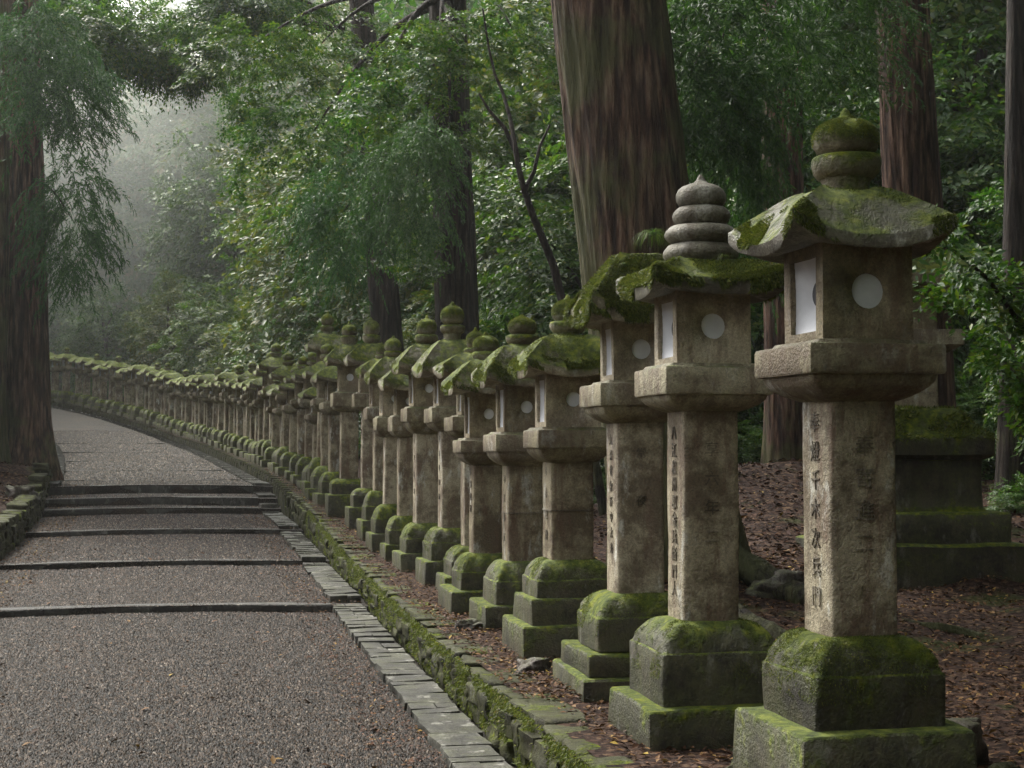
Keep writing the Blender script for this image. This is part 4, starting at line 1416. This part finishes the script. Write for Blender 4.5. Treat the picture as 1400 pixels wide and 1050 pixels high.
# closing wall beyond the bend, hazy
for x, y, s in [(-31, 74, 2.2), (-26.5, 76, 2.5), (-22, 77, 2.6), (-17.5, 77, 2.6), (-13, 76, 2.6), (-8.5, 74, 2.4), (-34, 84, 2.5), (-28, 86, 2.4), (-22, 87, 2.4), (-16, 87, 2.7), (-10, 86, 3.4), (-4, 84, 3.4),
                (-38, 98, 2.8), (-29, 100, 2.6), (-20, 101, 3.0), (-11, 100, 4.4), (-2, 98, 4.4)]:
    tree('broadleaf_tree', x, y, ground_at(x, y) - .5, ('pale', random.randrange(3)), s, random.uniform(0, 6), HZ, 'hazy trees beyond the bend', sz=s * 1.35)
# left bank
for x, y, s in [(-15.5, 36, 1.3), (-17.5, 43, 1.5), (-20.5, 50, 1.7), (-24.5, 57, 1.9), (-13.5, 31, 1.1), (-19, 35, 1.9), (-23, 45, 2.1), (-28, 60, 2.4), (-30, 68, 2.4), (-11.6, 27, .8), (-14.8, 27, 1.3), (-12.2, 34.5, .5)]:
    tree('broadleaf_tree', x, y, ground_at(x, y) - .2, ('broad', random.randrange(3)), s, random.uniform(0, 6), LB, 'trees on the left bank', sz=s * 1.3)

# big trunks ------------------------------------------------------
def cedar(px0, py0, px1, py1, Y, r_base, r_top, label, mat='bark', flare=.5, seg=72, top=15, crown=False, seed=1, lob=5, name='cedar_tree', cs=1.0, zb=None):
    """trunk through two picture points at distance Y"""
    x0, z0 = W(px0, py0, Y); x1, z1 = W(px1, py1, Y)
    g = (ground_at(x0, Y) if zb is None else zb) - .3
    sl = (x1 - x0) / (z1 - z0)
    root = obj(name, None, None, (x0, Y, g))
    t = np.concatenate([np.linspace(0, .45, 60) , np.linspace(.46, 1, 22)])
    zz = t * top
    xx = sl * (zz + g - z0)
    pts = np.stack([xx, .05 * np.sin(zz * .5 + seed), zz], -1)
    q = np.clip(zz / max(z1 - g, 1), 0, 1.6)
    rad = r_base + (r_top - r_base) * np.clip(q, 0, 1.3)
    V, F = tube(pts, rad, seg, seed, .06, 8.5, (0, 1.5, flare, lob))
    obj('trunk', mesh_of('trunk', V, F, M[mat], 180), root)
    if crown:
        obj('crown', CROWNS[('high', 0)], root, (float(sl * top * .6), 0, top * .62), (0, 0, seed * 1.3), (cs, cs, cs))
    tag(root, label, 'tree')
    return root
A = cedar(914, 700, 831, 0, 12.2, .46, .445, 'huge leaning cedar trunk with reddish fissured bark behind the second and third lanterns', 'bark_mossy', .55, 160, 17, True, seed=4, cs=.8)
cedar(628, 600, 612, 0, 22, .33, .27, 'dark straight cedar trunk rising behind the tall middle lanterns', 'bark_dark', .4, 64, seed=6)
cedar(1075, 610, 1068, 0, 18, .235, .235, 'cedar trunk between the two nearest lanterns, standing on the root mound', 'bark', .35, 64, seed=7)
cedar(1268, 600, 1230, 0, 16.4, .34, .27, 'reddish cedar trunk directly behind the ball finial lantern at the right', 'bark', .5, 96, 17, True, seed=8, cs=.8)
cedar(1385, 670, 1392, 0, 19, .2, .14, 'dark trunk at the right edge of the picture', 'bark_dark', .3, 40, seed=9)
cedar(531, 480, 505, 150, 26, .29, .22, 'dark trunk half buried in hanging cedar sprays left of the middle', 'bark_dark', .3, 40, seed=10)
cedar(38, 620, 27, 100, 28, .42, .36, 'big cedar trunk at the left edge behind the low block wall', 'bark', .55, 110, seed=11)
cedar(-22, 620, -10, 100, 27, .34, .3, 'mossy cedar trunk cut by the left edge of the picture', 'bark_mossy', .5, 64, seed=13)

# slender curved sapling
sp = []
for px, py in [(766, 395), (757, 360), (742, 325), (728, 295), (716, 262), (708, 230), (703, 195), (697, 160), (688, 125), (676, 95), (668, 60), (660, 10)]:
    x, z = W(px, py, 17.5); sp.append((x, 17.5 + .2 * math.sin(py * .02), z))
g0 = ground_at(sp[0][0], 17.5)
sp = [(sp[0][0] + .55, 17.5, g0 - .2), (sp[0][0] + .3, 17.5, (g0 + sp[0][2]) / 2)] + sp
sp = np.array(sp)
root = obj('sapling', None, None, tuple(sp[0]))
V, F = tube(sp - sp[0], np.linspace(.055, .010, len(sp)), 10, 3, .1, 3)
obj('trunk', mesh_of('trunk', V, F, M['bark_dark'], 180), root)
b = []
for px, py in [(728, 295), (722, 250), (735, 215), (725, 175)]:
    x, z = W(px, py, 17.6); b.append((x, 17.6, z))
for nm, pl in (('limb', [(704, 205), (690, 175), (668, 150), (655, 128)]), ('limb', [(716, 262), (730, 235), (738, 200), (752, 170)])):
    q = np.array([(W(a, c, 17.5)[0], 17.5, W(a, c, 17.5)[1]) for a, c in pl])
    V, F = tube(q - sp[0], np.linspace(.03, .012, len(q)), 6, 5)
    obj(nm, mesh_of('limb', V, F, M['bark_dark'], 180), root)
tag(root, 'slender dark curving sapling between the two big trunks', 'tree')

# hanging cedar boughs: each is a mass of sprays on a limb
def bough(px, py, Y, s, k, label, sz=None, frm=None, rz=None, sx=None):
    x, z = W(px, py, Y)
    root = obj('cedar_bough', None, None, (x, Y, z))
    if frm:
        fx, fz = W(frm[0], frm[1], frm[2])
        t = np.linspace(0, 1, 10)
        pts = np.stack([(fx - x) * (1 - t), (frm[2] - Y) * (1 - t), (fz - z) * (1 - t) + .25 * np.sin(t * 3.1)], -1)
        V, F = tube(pts, np.linspace(.05, .012, 10) * max(s, .6), 7, 2)
        obj('limb', mesh_of('limb', V, F, M['bark_dark'], 180), root)
    obj('foliage', CROWNS[('cedar', k)], root, (0, 0, 0), (0, 0, random.uniform(0, 6) if rz is None else rz), ((sx or s), s, sz or s))
    tag(root, label, 'branch', 'hanging cedar boughs')
    return root
bough(985, 60, 13.5, .62, 0, 'cedar bough hanging before the huge leaning trunk at the top of the picture', .62, (1060, -40, 17.5))
bough(940, 110, 13.2, .42, 1, 'small feathery cedar bough drooping at the right side of the huge trunk', .42, (1060, -40, 17.5))
bough(1020, 200, 14.0, .3, 1, 'cedar bough hanging down across the trunk on the root mound', .75, (1065, 0, 18))
bough(1150, 20, 14.5, .5, 0, 'cedar bough above the ball finial of the nearest lantern', .45, (1230, -60, 16))
bough(570, 235, 19, .42, 0, 'broad cedar bough sweeping across the dark straight trunk', .55, (612, 150, 22))
bough(470, 290, 20, .42, 1, 'cedar bough spreading left of the dark straight trunk', .6, (600, 170, 22))
bough(45, 75, 25, .65, 0, 'cedar bough at the top left corner beside the left trunk', .75, (27, 60, 28))
bough(95, 130, 26, .6, 1, 'cedar bough reaching towards the bright gap at the top left', .55, (27, 100, 28))
bough(98, 300, 27.5, .55, 1, 'cedar bough hanging in front of the left edge trunk halfway up', .85, (35, 250, 28))

# leafy limbs arching over the path at the upper left
def overhang(px, py, Y, s, label, kind=('canopy', 0), sz=None, frm=(470, 40, 30)):
    x, z = W(px, py, Y)
    root = obj('leafy_bough', None, None, (x, Y, z))
    fx, fz = W(*frm)
    t = np.linspace(0, 1, 12)
    pts = np.stack([(fx - x) * (1 - t), (frm[2] - Y) * (1 - t), (fz - z) * (1 - t) + .4 * np.sin(t * 3.1)], -1)
    V, F = tube(pts, np.linspace(.07, .012, 12), 7, 2)
    obj('limb', mesh_of('limb', V, F, M['bark_dark'], 180), root)
    obj('foliage', CROWNS[kind], root, (0, 0, 0), (0, 0, random.uniform(0, 6)), (s, s, sz or s))
    tag(root, label, 'branch', 'leafy boughs arching over the path')
overhang(150, 60, 30, .62, 'silvery leafy bough arching over the path at the upper left')
overhang(250, 80, 31, .5, 'leafy bough whose dark tips hang into the bright gap', ('canopy', 1))
overhang(370, 110, 32, .95, 'leafy bough on the right rim of the bright gap', ('spray', 1), .95)
overhang(330, 10, 29, .6, 'topmost leafy bough over the path', ('canopy', 1), .6)
overhang(90, 0, 33, .7, 'leafy bough in the top left corner above the bright gap', ('canopy', 1), .8, (27, 0, 28))
for i_, (px, py, Y, q, lab) in enumerate([(520, 120, 21, .75, 'open leafy bough with glossy leaves left of the dark straight trunk'), (430, 180, 24, .85, 'leafy bough above the broad cedar boughs'),
        (600, 60, 20.5, .7, 'leafy bough crossing the top of the dark straight trunk'), (615, 175, 20, .6, 'small leafy bough in front of the dark straight trunk'),
        (700, 40, 20, .7, 'leafy bough at the top between the two big trunks'), (350, 60, 26, .8, 'leafy bough at the top right of the misty opening'),
        (560, 330, 21, .55, 'lowest leafy bough before the dark straight trunk'), (440, 60, 25, .8, 'leafy bough high left of the dark straight trunk')]):
    overhang(px, py, Y, q, lab, ('spray', i_ % 3), q, (612, 0, 22))

# nearer leafy branch at the right, in front of the rear lantern
def right_branch():
    r = np.random.default_rng(4)
    root = obj('leafy_shrub', None, None, (3.1, 8.3, ground_at(3.1, 8.3)))
    B = np.array(root.location)
    cents, outs = [], []
    Vs, Fs, off = [], [], 0
    boughs = [[(1440, 560, 8.2), (1400, 450, 7.9), (1350, 380, 7.5), (1300, 340, 7.0), (1250, 322, 6.6)],
              [(1440, 520, 8.2), (1410, 440, 8.0), (1380, 395, 7.8), (1340, 360, 7.6)],
              [(1440, 600, 8.4), (1410, 520, 8.4), (1370, 450, 8.6), (1320, 410, 8.8), (1270, 385, 9.0)],
              [(1450, 640, 8.6), (1420, 560, 8.7), (1380, 500, 8.8), (1340, 470, 9.2)],
              [(1450, 640, 8.6), (1430, 590, 8.7), (1400, 540, 8.8)]]
    for bl in boughs:
        p = np.array([(W(a, b, c)[0], c, W(a, b, c)[1]) for a, b, c in bl])
        tt = np.linspace(0, len(p) - 1, 22)
        q = np.stack([np.interp(tt, np.arange(len(p)), p[:, i]) for i in range(3)], -1)
        q = np.concatenate([np.array([B + [0, 0, -.1], (B + q[0]) / 2 + [.1, 0, 0]]), q])
        v, f = tube(q - B, np.linspace(.02, .004, len(q)), 6, 1, cap=False)
        Vs.append(v); Fs.append(f[0] + off); off += len(v)
        for k in range(6, len(q)):
            for _ in range(3):
                cents.append(q[k] - B + r.normal(0, .05, 3)); outs.append(unit(q[k] - q[k - 1] + r.normal(0, .6, 3) * .1))
    obj('stem', mesh_of('stem', np.concatenate(Vs), [np.concatenate(Fs)], M['bark_dark'], 180), root)
    V, F = broad_crown(8, np.array(cents), np.array(outs), 21, .046, .15)
    obj('foliage', mesh_of('foliage', V, [F], M['leaf']), root)
    tag(root, 'leafy evergreen shrub reaching in from the right edge over the nearest lantern roof', 'shrub')
right_branch()

# understorey behind: low shrubs hide the forest floor at distance
def shrub(x, y, s, label, kind='broad', grp='undergrowth shrubs'):
    tree('shrub', x, y, ground_at(x, y) - .15 * s - .4, (kind, random.randrange(3)), s, random.uniform(0, 6), label, grp, 'shrub', trunk=False, sz=s * .75)
US = 'low leafy shrub in the undergrowth behind the lanterns'
for x, y, s in [(5.2, 20.5, .4), (6.6, 22, .45), (8.6, 23, .55), (4.6, 23, .5), (1.8, 22, .5), (.6, 19.8, .32), (2.7, 21.8, .4), (-.4, 22, .42), (-1.2, 24, .4), (10.5, 24, .6), (7.5, 24.5, .5), (3.4, 24.2, .5), (.4, 23.3, .45), (5.9, 17.6, .22)]:
    shrub(x, y, s, US)
for x, y, s in [(-10.6, 25.5, .28), (-11.5, 30, .42), (-12.6, 37, .4), (-14.2, 41, .42), (-16, 46, .45)]:
    shrub(x, y, s, 'low leafy shrub on the bank left of the path', grp='shrubs on the left bank')

# ---------------------------------------------------------------- roots, rocks, ferns near the lanterns
def root_tube(pts, r0, label, name='tree_root'):
    p = np.array(pts, float)
    tt = np.linspace(0, len(p) - 1, 26)
    q = np.stack([np.interp(tt, np.arange(len(p)), p[:, i]) for i in range(3)], -1)
    for k in range(26):
        q[k, 2] = ground_at(q[k, 0], q[k, 1]) + q[k, 2] - r0 * .45
    q[1:-1] = (q[:-2] + q[1:-1] * 2 + q[2:]) / 4
    V, F = tube(q - q[0], r0 * np.linspace(.85, .25, 26) * (1 + .25 * vn(q * 4, 2)), 18, 5, .3, 2.5)
    V = V + np.stack([vn(V * 7, 1), vn(V * 7, 2), vn(V * 7, 3)], -1) * r0 * .3
    return q[0], mesh_of('root', V, F, M['root_bark'], 180)
for k, pts in enumerate([[(1.25, 11.6, .25), (1.6, 10.6, .06), (2.1, 9.8, .0), (2.6, 9.4, -.08)],
                         [(1.5, 11.9, .25), (2.2, 11.2, .1), (2.9, 10.7, .02), (3.7, 10.6, -.08)],
                         [(.95, 11.7, .25), (.7, 10.9, .08), (.75, 10.2, .0), (.6, 9.6, -.1)]]):
    loc, me = root_tube(pts, .11, '')
    o = obj('root', me, A, tuple(np.array(loc) - np.array(A.location)))
root_specs = [([(2.3, 6.9, -.04), (1.95, 6.3, .03), (1.72, 5.9, .0), (1.55, 5.4, -.05)], .06, 'dark root snaking beside the base of the nearest lantern'),
              ([(1.0, 6.9, -.02), (.95, 6.45, .03), (.78, 6.2, .01), (.7, 6.0, -.04)], .05, 'short root between the bases of the two nearest lanterns')]
for pts, r0, lab in root_specs:
    loc, me = root_tube(pts, r0, lab)
    tag(obj('tree_root', me, None, tuple(loc)), lab, 'root')

ROCKB = []
for i in range(4):
    P, F = rough_block(90 + i, n=16, amp=.13, bev=.35)
    P = P * (1 + .16 * fbm(P * 4 + i, i, 4)[:, None])
    ROCKB.append(mesh_of('rock', P, [F], M['rock'], 180))
rocks = [(727, 905, 9.1, .16, 'small mossy stone on the wall top beside the stepped plinth'),
         (1085, 836, 8.6, .13, 'dark mossy stump like stone just left of the nearest post'),
         (1275, 905, 6.6, .34, 'mossy boulder leaning on the right side of the nearest lantern base'),
                                 (640, 868, 11.0, .13, 'small stone before the sixth lantern'),
         (1060, 775, 11.5, .35, 'green mossy rock seen between the two nearest posts'),
         (30, 690, 24, .4, 'dark stone on the left bank above the wall')]
for px, py, Y, s, lab in rocks:
    x, _ = W(px, py, Y)
    o = obj('mossy_rock', random.choice(ROCKB), None, (x, Y, ground_at(x, Y) + s * .12), (0, 0, random.uniform(0, 6)), (s * 1.3, s, s * .75))
    tag(o, lab, 'rock')

def tuft(x, y, z, label, n=26, ln=.14, seed=1, pale=True, name='fern'):
    r = np.random.default_rng(seed)
    Vs, Fs, off = [], [], 0
    for k in range(n):
        a = r.uniform(0, 6.28); l = ln * r.uniform(.5, 1.2)
        t = np.linspace(0, 1, 6)
        d = np.array([math.cos(a), math.sin(a)])
        px_ = d[0] * l * t * .9; py_ = d[1] * l * t * .9; pz = l * (1.0 * t - 1.35 * t ** 2) * r.uniform(.6, 1.5)
        w = .0014 * (1 - t * .9)
        sd_ = np.array([-d[1], d[0]])
        A1 = np.stack([px_ + sd_[0] * w, py_ + sd_[1] * w, pz], -1); A2 = np.stack([px_ - sd_[0] * w, py_ - sd_[1] * w, pz], -1)
        Vs.append(np.stack([A1, A2], 1).reshape(-1, 3))
        i = np.arange(5)[:, None] * 2 + off
        Fs.append(np.concatenate([i + [0, 1, 3], i + [0, 3, 2]])); off += 12
    o = obj(name, mesh_of(name, np.concatenate(Vs), [np.concatenate(Fs)], M['leaf_yellow']), None, (x, y, z))
    tag(o, label, 'plant')
x, z = W(990, 352, 7.05); tuft(x, 7.05, z, 'pale grass tuft hanging where two near lantern roofs meet', 40, .07, 3, name='grass_tuft')
x, z = W(893, 318, 7.7); tuft(x, 7.7, z - .02, 'pale feathery fern left of the bare stacked finial', 150, .13, 4)
x, z = W(852, 362, 8.4); tuft(x, 8.4, z, 'tuft of bright moss and grass on top of the roof without a finial', 50, .05, 6, name='grass_tuft')

# ---------------------------------------------------------------- haze in the air
V = np.array([[a, b, c] for a in (-70, 50) for b in (-25, 135) for c in (-3.2, 60)], float)
F = np.array([[0, 1, 3, 2], [4, 6, 7, 5], [0, 4, 5, 1], [2, 3, 7, 6], [0, 2, 6, 4], [1, 5, 7, 3]])
hm = bpy.data.materials.new('haze'); hm.use_nodes = True
ht = hm.node_tree; ht.nodes.clear()
ho = ht.nodes.new('ShaderNodeOutputMaterial'); hv = ht.nodes.new('ShaderNodeVolumePrincipled')
hv.inputs['Color'].default_value = (0.93, 0.97, 0.96, 1)
hv.inputs['Density'].default_value = 0.0005
hv.inputs['Anisotropy'].default_value = 0.5
ht.links.new(hv.outputs[0], ho.inputs['Volume'])
tag(obj('haze', mesh_of('haze', V, [F], hm)), 'thin mist filling the wood and thickening with distance', kind='stuff')

# the brighter mist hanging in the open bend of the path
P_, F_ = rough_block(3, n=8, amp=.03, bev=.5)
mm = bpy.data.materials.new('mist'); mm.use_nodes = True
mt = mm.node_tree; mt.nodes.clear()
mo = mt.nodes.new('ShaderNodeOutputMaterial'); mv_ = mt.nodes.new('ShaderNodeVolumePrincipled')
tc_ = mt.nodes.new('ShaderNodeTexCoord')
ln_ = mt.nodes.new('ShaderNodeVectorMath'); ln_.operation = 'LENGTH'
mt.links.new(tc_.outputs['Object'], ln_.inputs[0])
mr_ = mt.nodes.new('ShaderNodeMapRange'); mr_.interpolation_type = 'SMOOTHSTEP'
mr_.inputs[1].default_value = .48; mr_.inputs[2].default_value = .05; mr_.inputs[3].default_value = 0; mr_.inputs[4].default_value = .05
mt.links.new(ln_.outputs['Value'], mr_.inputs[0]); mt.links.new(mr_.outputs[0], mv_.inputs['Density'])
mv_.inputs['Color'].default_value = (.96, 1, .95, 1); mv_.inputs['Anisotropy'].default_value = .4
mt.links.new(mv_.outputs[0], mo.inputs['Volume'])
tag(obj('mist', mesh_of('mist', P_, [F_], mm), None, (-20.5, 76, 15), (0, 0, .1), (34, 40, 40)), 'pale mist hanging in the opening where the path bends away', kind='stuff')
